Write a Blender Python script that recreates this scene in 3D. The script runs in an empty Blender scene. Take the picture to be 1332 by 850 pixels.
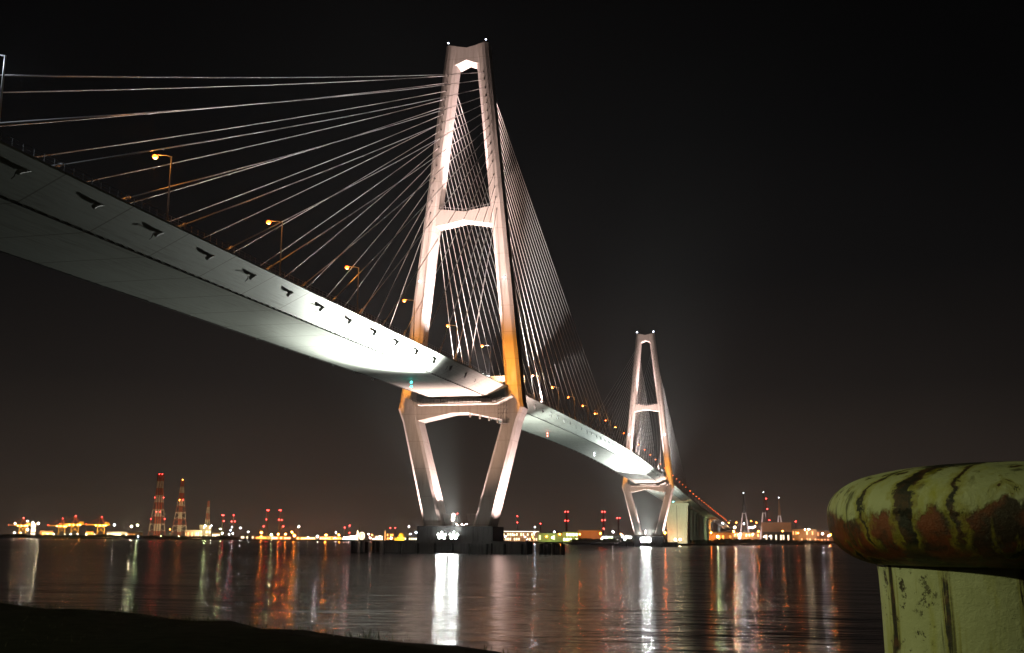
import bpy, math, random
from mathutils import Vector, Matrix
random.seed(7)
sc = bpy.context.scene
COL = sc.collection
PI = math.pi
HAZE = 5e-5

# ------------------------------------------------------------------ camera
CAM = Vector((104.571, -364.31, 4.324))
PSI, TH, RO, FPX = math.radians(13.44), math.radians(11.214), math.radians(0.479), 1404.07
FW = Vector((-math.sin(PSI)*math.cos(TH), math.cos(PSI)*math.cos(TH), math.sin(TH)))
R0 = Vector((math.cos(PSI), math.sin(PSI), 0)); U0 = R0.cross(FW)
RT = R0*math.cos(RO) + U0*math.sin(RO); UP = -R0*math.sin(RO) + U0*math.cos(RO)
cd = bpy.data.cameras.new('camera'); cam = bpy.data.objects.new('camera', cd); COL.objects.link(cam)
cd.sensor_width = 36; cd.lens = 36*FPX/1332; cd.clip_start = .05; cd.clip_end = 40000
M = Matrix((( RT.x, UP.x, -FW.x, CAM.x), (RT.y, UP.y, -FW.y, CAM.y), (RT.z, UP.z, -FW.z, CAM.z), (0,0,0,1)))
cam.matrix_world = M
sc.camera = cam
def at(px, py, d):
    """world point seen at photo pixel (px,py), at horizontal distance d from the camera"""
    v = FW + RT*((px-666)/FPX) - UP*((py-425)/FPX)
    return CAM + v*(d/math.hypot(v.x, v.y))

# ------------------------------------------------------------------ materials
MATS = {}
def mat(name, col=(.5,.5,.5), rough=.6, metal=0., emit=None, es=0., noise=None, bump=0., nscale=1.):
    if name in MATS: return MATS[name]
    m = bpy.data.materials.new(name); m.use_nodes = True; nt = m.node_tree
    b = nt.nodes['Principled BSDF']
    b.inputs['Base Color'].default_value = (*col, 1); b.inputs['Roughness'].default_value = rough
    b.inputs['Metallic'].default_value = metal
    if emit: b.inputs['Emission Color'].default_value = (*emit, 1); b.inputs['Emission Strength'].default_value = es
    if noise is not None:
        tc = nt.nodes.new('ShaderNodeTexCoord'); n = nt.nodes.new('ShaderNodeTexNoise')
        n.inputs['Scale'].default_value = nscale; n.inputs['Detail'].default_value = 6
        nt.links.new(tc.outputs['Object'], n.inputs['Vector'])
        r = nt.nodes.new('ShaderNodeValToRGB'); r.color_ramp.elements[0].position = .3; r.color_ramp.elements[1].position = .7
        r.color_ramp.elements[0].color = (*[c*(1-noise) for c in col], 1); r.color_ramp.elements[1].color = (*[min(1, c*(1+noise*.5)) for c in col], 1)
        nt.links.new(n.outputs['Fac'], r.inputs['Fac']); nt.links.new(r.outputs['Color'], b.inputs['Base Color'])
        if bump:
            bp = nt.nodes.new('ShaderNodeBump'); bp.inputs['Strength'].default_value = bump
            nt.links.new(n.outputs['Fac'], bp.inputs['Height']); nt.links.new(bp.outputs['Normal'], b.inputs['Normal'])
    MATS[name] = m
    return m
def N(nt, t, **kw):
    n = nt.nodes.new(t)
    for k, v in kw.items():
        if k in n.inputs: n.inputs[k].default_value = v
        else: setattr(n, k, v)
    return n
def math_node(nt, op, a, b=None, clamp=False):
    n = nt.nodes.new('ShaderNodeMath'); n.operation = op; n.use_clamp = clamp
    for i, v in enumerate((a, b)):
        if v is None: continue
        if hasattr(v, 'links'): nt.links.new(v, n.inputs[i])
        else: n.inputs[i].default_value = v
    return n.outputs[0]
def mixc(nt, fac, a, b):
    n = nt.nodes.new('ShaderNodeMixRGB')
    for i, v in enumerate((fac, a, b)):
        if hasattr(v, 'links'): nt.links.new(v, n.inputs[i])
        elif isinstance(v, tuple): n.inputs[i].default_value = (*v, 1)
        else: n.inputs[i].default_value = v
    return n.outputs[0]

def streaky(name, base, dark, seam=None, seam_axis='Y', streak=(.25,.25,.02), amount=.5, rough=.55):
    """painted steel / concrete with vertical dirt streaks and optional panel seams"""
    m = bpy.data.materials.new(name); m.use_nodes = True; nt = m.node_tree; b = nt.nodes['Principled BSDF']
    tc = nt.nodes.new('ShaderNodeTexCoord'); mp = nt.nodes.new('ShaderNodeMapping'); mp.inputs['Scale'].default_value = streak
    nt.links.new(tc.outputs['Object'], mp.inputs['Vector'])
    n1 = N(nt, 'ShaderNodeTexNoise', Scale=4., Detail=8., Roughness=.65); nt.links.new(mp.outputs[0], n1.inputs['Vector'])
    n2 = N(nt, 'ShaderNodeTexNoise', Scale=.11, Detail=5.); nt.links.new(tc.outputs['Object'], n2.inputs['Vector'])
    r1 = nt.nodes.new('ShaderNodeMapRange'); r1.inputs[1].default_value = .45; r1.inputs[2].default_value = .72; nt.links.new(n1.outputs[0], r1.inputs[0])
    r2 = nt.nodes.new('ShaderNodeMapRange'); r2.inputs[1].default_value = .35; r2.inputs[2].default_value = .65; nt.links.new(n2.outputs[0], r2.inputs[0])
    f = math_node(nt, 'MULTIPLY', r1.outputs[0], amount)
    f = math_node(nt, 'MULTIPLY', f, math_node(nt, 'ADD', r2.outputs[0], .25), True)
    c = mixc(nt, f, base, dark)
    if seam:
        sx = nt.nodes.new('ShaderNodeSeparateXYZ'); nt.links.new(tc.outputs['Object'], sx.inputs[0])
        for ax, step, w in seam:
            q = math_node(nt, 'FRACT', math_node(nt, 'DIVIDE', sx.outputs[ax], step))
            ln = math_node(nt, 'LESS_THAN', q, w/step)
            c = mixc(nt, math_node(nt, 'MULTIPLY', ln, .8), c, dark)
    nt.links.new(c, b.inputs['Base Color']); b.inputs['Roughness'].default_value = rough
    MATS[name] = m
    return m

M_TOWER = streaky('tower_paint', (.56,.53,.50), (.26,.21,.17), seam=[('Z', 9.5, .10)], amount=.55)
M_DECK = streaky('girder_paint', (.60,.63,.58), (.24,.23,.19), seam=[('Y', 15.5, .32)], streak=(.6,.03,.6), amount=.6)
M_CONC = streaky('plinth_concrete', (.105,.10,.10), (.03,.03,.03), seam=[('X', 6.5, .12)], streak=(.3,.3,.03), amount=.8, rough=.85)
M_PIER = streaky('pier_concrete', (.42,.42,.38), (.2,.2,.17), streak=(.2,.2,.03), amount=.5, rough=.85)
M_ROAD = mat('asphalt', (.05,.05,.05), .9, noise=.3, nscale=2)
M_CABLE = mat('cable_sheath', (.78,.77,.75), .35)
M_STEEL = mat('galvanised_steel', (.42,.42,.42), .5, noise=.2, nscale=3)
M_DSTEEL = mat('dark_steel', (.10,.095,.09), .6, noise=.3, nscale=2)
M_RUST = mat('orange_brown_paint', (.38,.22,.10), .6, noise=.3, nscale=2)
M_BLACK = mat('black_timber', (.018,.017,.016), .8, noise=.4, nscale=2)
M_WHITE = mat('white_paint', (.75,.75,.75), .5, noise=.1, nscale=2)
M_RED = mat('red_paint', (.42,.07,.03), .55, noise=.2, nscale=.5)
M_YEL = mat('yellow_crane_paint', (.62,.36,.05), .55, noise=.2, nscale=.3)
def em(name, col, s): return mat(name, (.8,.8,.8), .5, emit=col, es=s)
SOD = (1., .30, .035); WHT = (.82, .93, 1.); GRN = (.80, 1., .45); RDC = (1., .035, .03); WRM = (1., .78, .48); YLW = (1,.66,.12)

# ------------------------------------------------------------------ mesh builder
class MB:
    def __init__(s): s.v = []; s.f = []; s.m = []; s.mi = 0
    def add(s, vs, fs):
        o = len(s.v); s.v += [tuple(v) for v in vs]
        for f in fs: s.f.append(tuple(i+o for i in f)); s.m.append(s.mi)
    def box(s, c, d, rz=0., taper=1.):
        x, y, z = c; a, b, h = d[0]/2, d[1]/2, d[2]/2; cs, sn = math.cos(rz), math.sin(rz); vs = []
        for k, t in ((-1, 1.), (1, taper)):
            for i, j in ((-1,-1),(1,-1),(1,1),(-1,1)):
                px, py = i*a*t, j*b*t
                vs.append((x+px*cs-py*sn, y+px*sn+py*cs, z+k*h))
        s.add(vs, [(3,2,1,0),(4,5,6,7),(0,1,5,4),(1,2,6,5),(2,3,7,6),(3,0,4,7)]); return s
    def tube(s, p, q, r, r2=None, n=6, caps=True):
        p, q = Vector(p), Vector(q); d = (q-p); 
        if d.length < 1e-6: return s
        d.normalize(); a = d.orthogonal().normalized(); b = d.cross(a); r2 = r if r2 is None else r2; vs = []
        for c, rr in ((p, r), (q, r2)):
            for i in range(n):
                t = 2*PI*i/n; vs.append(c + a*math.cos(t)*rr + b*math.sin(t)*rr)
        fs = [(i, (i+1)%n, n+(i+1)%n, n+i) for i in range(n)]
        if caps: fs += [tuple(range(n-1,-1,-1)), tuple(range(n, 2*n))]
        s.add(vs, fs); return s
    def path(s, pts, r, n=6):
        pts = [Vector(p) for p in pts]; vs = []; d0 = (pts[-1]-pts[0]).normalized(); a = d0.orthogonal().normalized()
        for k, p in enumerate(pts):
            d = (pts[min(k+1, len(pts)-1)] - pts[max(k-1, 0)]).normalized(); aa = (a - d*a.dot(d)).normalized(); b = d.cross(aa)
            for i in range(n):
                t = 2*PI*i/n; vs.append(p + aa*math.cos(t)*r + b*math.sin(t)*r)
        fs = [(k*n+i, k*n+(i+1)%n, (k+1)*n+(i+1)%n, (k+1)*n+i) for k in range(len(pts)-1) for i in range(n)]
        fs += [tuple(range(n-1,-1,-1)), tuple(range((len(pts)-1)*n, len(pts)*n))]
        s.add(vs, fs); return s
    def loft(s, rings, caps=True, close=True):
        n = len(rings[0]); vs = [v for r in rings for v in r]
        fs = [(k*n+i, k*n+(i+1)%n, (k+1)*n+(i+1)%n, (k+1)*n+i) for k in range(len(rings)-1) for i in range(n if close else n-1)]
        if caps: fs += [tuple(range(n-1,-1,-1)), tuple(range((len(rings)-1)*n, len(rings)*n))]
        s.add(vs, fs); return s
    def ball(s, c, r, seg=10, ring=6, sz=1.):
        vs = [(c[0], c[1], c[2]+r*sz)]
        for j in range(1, ring):
            for i in range(seg):
                t = PI*j/ring; u = 2*PI*i/seg
                vs.append((c[0]+r*math.sin(t)*math.cos(u), c[1]+r*math.sin(t)*math.sin(u), c[2]+r*sz*math.cos(t)))
        vs.append((c[0], c[1], c[2]-r*sz)); L = len(vs)-1
        fs = [(0, 1+i, 1+(i+1)%seg) for i in range(seg)]
        for j in range(ring-2):
            for i in range(seg):
                a = 1+j*seg+i; b = 1+j*seg+(i+1)%seg; fs.append((a, a+seg, b+seg, b))
        fs += [(L, 1+(ring-2)*seg+(i+1)%seg, 1+(ring-2)*seg+i) for i in range(seg)]
        s.add(vs, fs); return s
    def build(s, name, mats, parent=None, smooth=False, loc=None, rz=0.):
        me = bpy.data.meshes.new(name); me.from_pydata(s.v, [], s.f)
        for m in (mats if isinstance(mats, (list, tuple)) else [mats]): me.materials.append(m)
        if isinstance(mats, (list, tuple)) and len(mats) > 1: me.polygons.foreach_set('material_index', s.m)
        me.validate(); me.update()
        import bmesh as _b
        bm = _b.new(); bm.from_mesh(me); _b.ops.recalc_face_normals(bm, faces=bm.faces); bm.to_mesh(me); bm.free()
        if smooth: me.polygons.foreach_set('use_smooth', [True]*len(me.polygons))
        o = bpy.data.objects.new(name, me); COL.objects.link(o)
        if parent is not None: o.parent = parent
        if loc is not None: o.location = loc
        if rz: o.rotation_euler = (0,0,rz)
        return o
def tag(o, label=None, cat=None, group=None, kind=None):
    if label: o['label'] = label
    if cat: o['category'] = cat
    if group: o['group'] = group
    if kind: o['kind'] = kind
    return o
def empty(name, loc=(0,0,0), rz=0., label=None, cat=None, group=None):
    o = bpy.data.objects.new(name, None); COL.objects.link(o); o.location = loc; o.rotation_euler = (0,0,rz)
    o.empty_display_size = .1
    return tag(o, label, cat, group)
def copy_tree(o, parent=None):
    c = o.copy(); COL.objects.link(c); c.parent = parent
    for ch in list(o.children): copy_tree(ch, c)
    return c
def light(name, kind, loc, power, col, target=None, angle=60, blend=.6, r=.4):
    l = bpy.data.lights.new(name, kind); l.energy = power; l.color = col; l.shadow_soft_size = r
    o = bpy.data.objects.new(name, l); COL.objects.link(o); o.location = loc
    if kind == 'SPOT':
        l.spot_size = math.radians(angle); l.spot_blend = blend
        o.rotation_euler = (Vector(target)-Vector(loc)).to_track_quat('-Z', 'Y').to_euler()
    return o
def K(E, d, colmax=1.):
    """power giving irradiance-like level E at distance d (point / spot)"""
    return E*4*PI*PI*d*d

# ------------------------------------------------------------------ bridge
ZK = [(-520,43.5),(-480,44.6),(-400,46.8),(-300,49.4),(-262,50.4),(-200,52.0),(-130,53.8),(-60,55.6),(0,57.0),(60,58.4),(130,59.8),(200,61.0),(260,61.7),(310,61.9),(360,61.8),(420,61.2),(475,60.4),(530,59.3),(590,58.0),(682,55.8),(780,53.5),(884,51.3),(1000,49.0),(1180,46.6),(1400,43.6),(1752,39.2),(1900,36.5),(2100,32)]
def ztop(y):
    for i in range(len(ZK)-1):
        if ZK[i][0] <= y <= ZK[i+1][0]:
            def sl(j):
                j0, j1 = max(j-1,0), min(j+1, len(ZK)-1); return (ZK[j1][1]-ZK[j0][1])/(ZK[j1][0]-ZK[j0][0])
            h = ZK[i+1][0]-ZK[i][0]; t = (y-ZK[i][0])/h
            return (2*t**3-3*t*t+1)*ZK[i][1] + (t**3-2*t*t+t)*h*sl(i) + (-2*t**3+3*t*t)*ZK[i+1][1] + (t**3-t*t)*h*sl(i+1)
    return ZK[0][1] if y < ZK[0][0] else ZK[-1][1]

bridge = empty('cable_stayed_bridge', (0,0,0), label='long pale cable-stayed bridge floodlit across the water, with two A-shaped pylons', cat='bridge')

def build_girder(y0, y1, step, parent, name='girder', mats=(M_DECK, M_ROAD)):
    mb = MB(); ys = []
    y = y0
    while y < y1: ys.append(y); y += step
    ys.append(y1)
    prof = [(-10,-3.7),(10,-3.7),(11.6,-2.95),(17.0,-.32),(17.0,0),(16.75,0),(16.6,-.25),(0,-.05),(-16.6,-.25),(-16.75,0),(-17,0),(-17,-.32),(-11.6,-2.95)]
    rings = [[(x, y, ztop(y)+z) for x, z in prof] for y in ys]
    n = len(prof)
    vs = [v for r in rings for v in r]
    for k in range(len(rings)-1):
        for i in range(n):
            pass
    mb.loft(rings)
    o_f = len(mb.f)
    mb.m = []
    for k in range(len(rings)-1):
        for i in range(n): mb.m.append(1 if i in (6, 7) else 0)
    mb.m += [0, 0]
    return mb.build(name, list(mats), parent)
girder = build_girder(-500, 884, 8, bridge)
girder['label'] = 'pale steel box girder deck of the long bridge, lit from below'
# inspection rails under the bottom corners
for sx in (1, -1):
    mb = MB(); ys = [-500+12*i for i in range(116)]
    mb.path([(sx*10.05, y, ztop(y)-3.86) for y in ys], .09, 4)
    y = -320
    while y < 880:
        mb.box((sx*10.05, y, ztop(y)-3.78), (.35,.5,.22)); y += 2.6
    mb.build('inspection_rail', M_DSTEEL, girder)
# railing
for sx in (1, -1):
    mb = MB(); y = -330
    while y < 884:
        mb.box((sx*16.88, y, ztop(y)+.55), (.07,.07,1.1)); y += 2.0 if y < 60 else 5.
    for h in (.55, 1.08): mb.path([(sx*16.88, yy, ztop(yy)+h) for yy in range(-330, 884, 10)], .028, 4)
    mb.build('railing', M_STEEL, girder)

CZ = [174.1,171.3,168.1,164.9,162.0,159.0,155.8,152.8,149.6,146.2,142.7,139.1,134.1,129.6,125.6,121.2]
def outer_x(z): return 8.0 + (186.4-z)*(22.2-8.0)/(186.4-52.0)
def ring_leg(xo, xi, z, hd, ch, sx):
    a, b = (xo, xi); a2, b2 = a-ch, b+ch
    pts = [(a, -hd+ch),(a2, -hd),(b2, -hd),(b, -hd+ch),(b, hd-ch),(b2, hd),(a2, hd),(a, hd-ch)]
    return [(sx*x, y, z) for x, y in pts]
def make_pylon():
    P = empty('pylon', (0,0,0)); P.parent = bridge
    legs = []
    for sx in (-1, 1):
        mb = MB()
        mb.loft([ring_leg(outer_x(z), outer_x(z)-w, z, hd, 1.15, sx) for z, w, hd in ((184.3,5.0,3.6),(120,5.0,3.8),(75,5.3,4.0),(61,5.6,4.1),(51.9,5.9,4.3))])
        mb2 = MB(); r0 = ring_leg(outer_x(184.3), outer_x(184.3)-5.0, 184.3, 3.6, 1.15, sx)
        mb2.loft([r0, [(x*.985, y, 186.5-(8-abs(x))*.2) for x, y, z in r0]]); mb2.build('leg_tip', M_TOWER, P)
        l = mb.build('upper_leg', M_TOWER, P); legs.append(l)
        # chamfered root block where the leg meets the lower frame
        mb = MB()
        mb.loft([ring_leg(22.3, 16.2, 51.9, 4.45, 1.2, sx), ring_leg(22.7, 15.4, 49.5, 4.6, 1.0, sx), ring_leg(20.9, 15.1, 45.0, 4.6, .9, sx), ring_leg(11.9, 5.4, 8.9, 5.2, .9, sx)])
        mb.build('lower_leg', M_TOWER, P)
        mb = MB()   # small stair housing at the foot of the leg
        mb.loft([[(sx*(5.0+a), y, 8.9) for a, y in ((-1.6,-2.2),(-.1,-2.2),(-.1,2.2),(-1.6,2.2))], [(sx*(5.0+a), y, 13.2) for a, y in ((-2.4,-2.2),(.9,-2.2),(.9,2.2),(-2.4,2.2))]])
        mb.build('stair_housing', M_TOWER, P)
    def beam(name, xs, zt, zb, hd):
        mb = MB(); v = []
        for y in (-hd, hd):
            v += [(x, y, z) for x, z in zip(xs, zt)] + [(x, y, z) for x, z in zip(xs[::-1], zb[::-1])]
        n = 2*len(xs); mb.add(v, [tuple(range(n-1,-1,-1)), tuple(range(n, 2*n))] + [(i, (i+1)%n, n+(i+1)%n, n+i) for i in range(n)])
        return mb.build(name, M_TOWER, P)
    beam('portal_beam', [-5.5,-3.9,0,3.9,5.5], [185.98,185.66,184.88,185.66,185.98], [178.1,178.4,180.0,178.4,178.1], 3.35)
    beam('crossbeam', [-12.6,-10.2,0,10.2,12.6], [122.9,122.7,121.2,122.7,122.9], [115.9,116.2,118.0,116.2,115.9], 3.0)
    beam('lower_crossbeam', [-19.8,-15.5,-14.2,-3,3,14.2,15.5,19.8], [53.6,52.1,51.3,51.3,51.3,51.3,52.1,53.6], [43.5,45.2,45.5,47.9,47.9,45.5,45.2,43.5], 4.2)
    # walkway ledge around the lower crossbeam
    for s in (-1, 1):
        mb = MB(); pts = [(-19.4,53.4),(-14.2,50.9),(14.2,50.9),(19.4,53.4)]; y0, y1 = sorted((s*4.25, s*8.4)); v = []
        for y in (y0, y1): v += [(x,y,z) for x,z in pts] + [(x,y,z-.55) for x,z in pts[::-1]]
        mb.add(v, [tuple(range(7,-1,-1)), tuple(range(8,16))]+[(i,(i+1)%8,8+(i+1)%8,8+i) for i in range(8)])
        w = mb.build('walkway', M_TOWER, P)
        mb = MB(); yy = s*8.2
        L = []
        for (xa,za),(xb,zb) in zip(pts, pts[1:]):
            k = max(1, int(abs(xb-xa)/1.3))
            for i in range(k): L.append((xa+(xb-xa)*i/k, za+(zb-za)*i/k))
        for x, z in L: mb.box((x, yy, z+.6), (.09,.09,1.2))
        for h in (.35,.75,1.2): mb.path([(x, yy, z+h) for x, z in pts], .05, 4)
        mb.build('railing', M_DSTEEL, P)
        mb = MB()   # bearings and dark joint box between girder and beam
        for x in (-8.6, 8.6): MB().box((x, s*2.6, 52.1), (2.2,1.4,1.5)).build('bearing', M_DSTEEL, P)
    mb = MB()   # dotted row of parapet lights housings on the upper crossbeam
    for s in (-1,1):
        for x in range(-10, 11): mb.box((x, s*2.9, 122.75-abs(10-abs(x))*.148+.45), (.10,.10,.9))
        mb.path([(-10,s*2.9,123.6),(0,s*2.9,122.1),(10,s*2.9,123.6)], .06, 4)
    mb.build('railing', M_STEEL, P)
    # access cage and ladder on the right leg near the lower crossbeam
    mb = MB()
    for z in (45.8, 47.2, 48.6, 50.0):
        for a, b in (((14.3,-4.6),(14.3,-6.2)),((14.3,-6.2),(17.3,-6.2)),((17.3,-6.2),(17.3,-4.6))): mb.tube((a[0],a[1],z),(b[0],b[1],z),.06,n=4)
    for x, y in ((14.3,-6.2),(15.3,-6.2),(16.3,-6.2),(17.3,-6.2)): mb.tube((x,y,43.6),(x,y,51.2),.06,n=4)
    mb.box((15.8,-5.4,43.7),(3.2,1.7,.15)); mb.tube((14.3,-6.2,43.6),(17.3,-6.2,50),.05,n=4)
    mb.build('ladder_cage', M_DSTEEL, P)
    mb = MB()   # pendant fittings under the right half of the lower beam
    for x, z in ((3.5,47.6),(7.0,47.0),(10.4,46.2),(13.4,45.5)): MB().box((x,-3.0,z-.65),(.5,.5,1.3)).build('pendant_fitting', M_WHITE, P)
    mb = MB()   # anchorage cap plates where the cables enter the leg, both faces
    for sx in (-1,1):
        for z in CZ:
            xc = outer_x(z)-2.45
            for s in (-1,1): MB().box((sx*xc, s*3.83, z), (.42,.22,.62)).build('cable_saddle', M_DSTEEL, P)
    return P
pyl1 = make_pylon(); pyl1['label'] = 'near A-shaped pylon, the larger one in view'
pyl2 = copy_tree(pyl1, bridge); pyl2.location = (0,590,1.0); pyl2['label'] = 'far A-shaped pylon, small beyond the main span'

# stay cables, anchor pipes
cab_n = [0]; far_cab = MB(); far_pipe = MB()
order = []
for ty, dz in ((0,0),(590,1.0)):
    for sd in (-1, 1):
        for sx in (1, -1):
            for k in range(16): order.append((ty, dz, sd, sx, k))
def cable_geo(ty, dz, sd, sx, k):
    yd = ty + sd*(48.7+15.5*k); zt = CZ[15-k]+dz; xt = sx*(outer_x(CZ[15-k])-2.45)
    a = Vector((xt, ty+sd*3.7, zt)); b = Vector((sx*15.6, yd, ztop(yd)-.1))
    return a, b
def cable_pts(a, b):
    L = (b-a).length; n = 8; return [a.lerp(b, i/n) - Vector((0,0, 4*(i/n)*(1-i/n)*L*.0035)) for i in range(n+1)]
grouped = set()
for c in order:
    ty, dz, sd, sx, k = c
    if ty == 590 and sd == 1 and (sx == -1 or k < 12): grouped.add(c)     # the 28 smallest
for c in order:
    a, b = cable_geo(*c); d = (a-b).normalized(); ty, dz, sd, sx, k = c
    tgt = far_cab if c in grouped else MB()
    tgt.path(cable_pts(a, b), .105, 6)
    tgt.tube(b, b + d*3.6, .21, .19, n=8)          # steel guide pipe above the deck
    tgt.tube(b + d*3.5, b + d*3.9, .27, n=8)
    if tgt is not far_cab: tgt.build('stay_cable', M_CABLE, bridge, smooth=True)
for_stuff = tag(far_cab.build('stay_cable', M_CABLE, bridge, smooth=True), kind='stuff')
npipe = 0
for c in order:
    a, b = cable_geo(*c); d = (a-b).normalized(); ty, dz, sd, sx, k = c
    indiv = sx == 1 or (ty == 0) or (sd == -1 and k >= 12)
    t = MB() if indiv else far_pipe
    # the pipe leaves the inclined web under the deck edge, in line with the cable
    zz = 1.9 - .0; p0 = b - d*(zz/max(d.z, .35)); p1 = b - d*((zz+1.5)/max(d.z,.35))
    p0 = b - d*(.9/max(d.z,.3)); p1 = p0 - d*1.9
    p0.x = sx*15.1; p1.x = sx*14.9
    t.tube(p0, p1, .26, n=10); t.tube(p1, p1 - d*.3, .34, n=10)
    t.box((p1.x, p1.y, p1.z+.5), (.10,.45,1.0))
    if indiv: t.build('anchor_pipe', M_STEEL, girder); npipe += 1
tag(far_pipe.build('anchor_pipe', M_STEEL, girder), kind='stuff')

# drainage hooks on the web
mb = MB(); y = -285
while y < 580:
    if abs(y) > 20:
        z = ztop(y); mb = MB(); mb.tube((14.6,y,z-1.6),(14.5,y-.2,z-2.4),.07,n=5); mb.tube((14.5,y-.2,z-2.4),(14.1,y-.2,z-2.7),.07,n=5); mb.build('drain_pipe', M_DSTEEL, girder)
    y += 31

# ------------------------------------------------------------------ approach viaduct
via = empty('approach_viaduct', (0,884,0), label='concrete approach viaduct descending beyond the far pylon to the right shore', cat='viaduct')
vd = MB(); ys = list(range(886, 2101, 20))
prof = [(-6,-3.4),(6,-3.4),(8.5,-1.3),(17,-.8),(17,.6),(16.7,.6),(16.6,-.1),(-16.6,-.1),(-16.7,.6),(-17,.6),(-17,-.8),(-8.5,-1.3)]
vd.loft([[(x, y-884, ztop(y)+z) for x, z in prof] for y in ys]); vd.build('deck', M_PIER, via)
mb = MB(); w = 12.2
mb.loft([[(x,y,z) for x,y in ((-w0,-3.5),(w0,-3.5),(w0,3.5),(-w0,3.5))] for w0, z in ((10.6,2.5),(12.6,45.0))])
mb.box((0,0,46.15),(28,8,2.3)); o = mb.build('end_pier', M_PIER, via); o['label'] = 'broad end pier lit pale green'
mb = MB(); mb.box((0,-3.62,24),(.5,.3,42)); mb.build('joint_strip', M_DSTEEL, o)
for i, y in enumerate([945,1000,1055,1112,1170,1230,1292,1356,1422,1490,1560,1640,1720,1810]):
    mb = MB(); h = ztop(y)-3.4
    mb.loft([[(x,y-884,z) for x,y in ((-w0,y-2.2),(w0,y-2.2),(w0,y+2.2),(-w0,y+2.2))] for w0, z in ((5.,2.5),(5.,h-4),(7.,h))])
    mb.build('pier', M_PIER, via)

# ------------------------------------------------------------------ bridge piers, fenders, piles
def make_pier():
    P = empty('bridge_pier', (0,0,0))
    mb = MB(); mb.box((0,0,6.3),(26.6,15.6,5.2)); mb.box((0,0,2.0),(27,16,4.2)); f = mb.build('footing', M_CONC, P)
    mb = MB(); 
    mb.box((-19.2,-4.2,1.4),(11.4,9.4,5.2)); mb.box((19.4,-4.2,1.4),(11.6,9.4,5.2)); mb.box((0,-9.0,1.1),(26.8,2,4.4))
    mb.build('fender_wall', M_CONC, P)
    for i in range(-24, 26, 6):
        mb = MB(); mb.tube((i,-10.1,-2),(i,-10.1,3.2),.42,n=8); mb.build('fender_pile', M_BLACK, P)
    return P
bp1 = make_pier(); tag(bp1, 'dark concrete pier footing under the near pylon, two white floodlights on its face', 'bridge pier')
bp2 = copy_tree(bp1); bp2.location = (0,590,0); tag(bp2, 'concrete pier footing under the far pylon, mostly lost in floodlight glare', 'bridge pier')
LEFTP = [(-37.0,0),(-35.4,-1.5),(-33.8,.6),(-31.5,-1),(-29.3,.4),(-27.4,-1.2)]
RIGHTP = [(29.6,0),(30.9,1.2),(32.3,-.8),(33.8,.8),(35.2,-.6),(36.7,.5)]
ordn = ['outermost','second','third','fourth','fifth','innermost']
ordr = ['innermost','second','third','fourth','fifth','outermost']
pile0 = None
for side, lst, oo in (('left', LEFTP, ordn), ('right', RIGHTP, ordr)):
    for (x, y), w_ in zip(lst, oo):
        if pile0 is None:
            mb = MB(); mb.tube((0,0,-3),(0,0,3.9),.78,.74,n=12); pile0 = mb.build('mooring_pile', M_BLACK); o = pile0
        else: o = pile0.copy(); COL.objects.link(o)
        o.location = (x, y-6, random.uniform(-.5,.25))
        tag(o, f'{w_} dark round pile in the water {side} of the near pier', 'pile', 'dark mooring piles beside the near pier')

# ------------------------------------------------------------------ bridge street lamps
def make_lamp():
    L = empty('street_lamp', (0,0,0))
    mb = MB(); mb.tube((0,0,-.2),(0,0,10.6),.14,.09,n=8); mb.tube((0,0,-.1),(0,0,.8),.2,n=8); mb.build('pole', M_STEEL, L)
    mb = MB(); mb.path([(0,0,10.55),(-.9,0,10.85),(-2.4,0,11.0)], .07, 6); mb.build('arm', M_STEEL, L)
    mb = MB(); mb.loft([[(-2.3,-.18,10.96),(-2.3,.18,10.96),(-2.3,.12,11.12),(-2.3,-.12,11.12)],[(-3.2,-.26,10.92),(-3.2,.26,10.92),(-3.2,.16,11.16),(-3.2,-.16,11.16)]]); h = mb.build('lamp_head', M_STEEL, L)
    mb = MB(); mb.ball((-2.85,0,10.80), .42, 12, 8, .8); mb.build('bulb', em('sodium_bulb', (1.,.10,.008), 13), h)
    return L
lamp0 = None; names = ['first','second','third','fourth','fifth','sixth','seventh','eighth','ninth','tenth','eleventh','twelfth','thirteenth','fourteenth','fifteenth','sixteenth','seventeenth','eighteenth','nineteenth','twentieth','twenty-first','twenty-second','twenty-third','twenty-fourth','twenty-fifth','twenty-sixth','twenty-seventh','twenty-eighth','twenty-ninth','thirtieth']
for k in range(28):
    y = -222.5 + 39.35*k
    if y > 884: break
    if lamp0 is None: lamp0 = o = make_lamp()
    else: o = copy_tree(lamp0)
    o.location = (16.45, y, ztop(y))
    lab = f'{names[k]} orange street lamp from the left along the near deck edge' if k < 6 else f'small orange lamp, {names[k]} from the left along the bridge deck edge'
    tag(o, lab, 'street lamp', 'orange street lamps along the bridge deck')
    if k < 14: light('sodium_lamp', 'POINT', (13.6, y, ztop(y)+10.4), K(.45, 11), (1.,.34,.05), r=.3)
def _lamp_unlit():
    L = empty('street_lamp', (16.45,-260.2,ztop(-260.2)))
    mb = MB(); mb.tube((0,0,-.2),(0,0,10.9),.17,.12,n=8); mb.build('pole', M_WHITE, L)
    mb = MB(); mb.path([(0,0,10.85),(-.9,0,11.1),(-2.4,0,11.25)], .09, 6); mb.build('arm', M_WHITE, L)
    mb = MB(); mb.box((-2.85,0,11.3),(1.0,.4,.22)); mb.build('lamp_head', M_STEEL, L)
    tag(L, 'white lamp post cut by the left edge of the photo, above the deck', 'street lamp', 'white lamp posts on the deck')
_lamp_unlit()
light('white_lamp', 'POINT', (13.4, -260.2, ztop(-260.2)+10.9), K(1.2, 6), (.8,.88,1.), r=.3)

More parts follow.
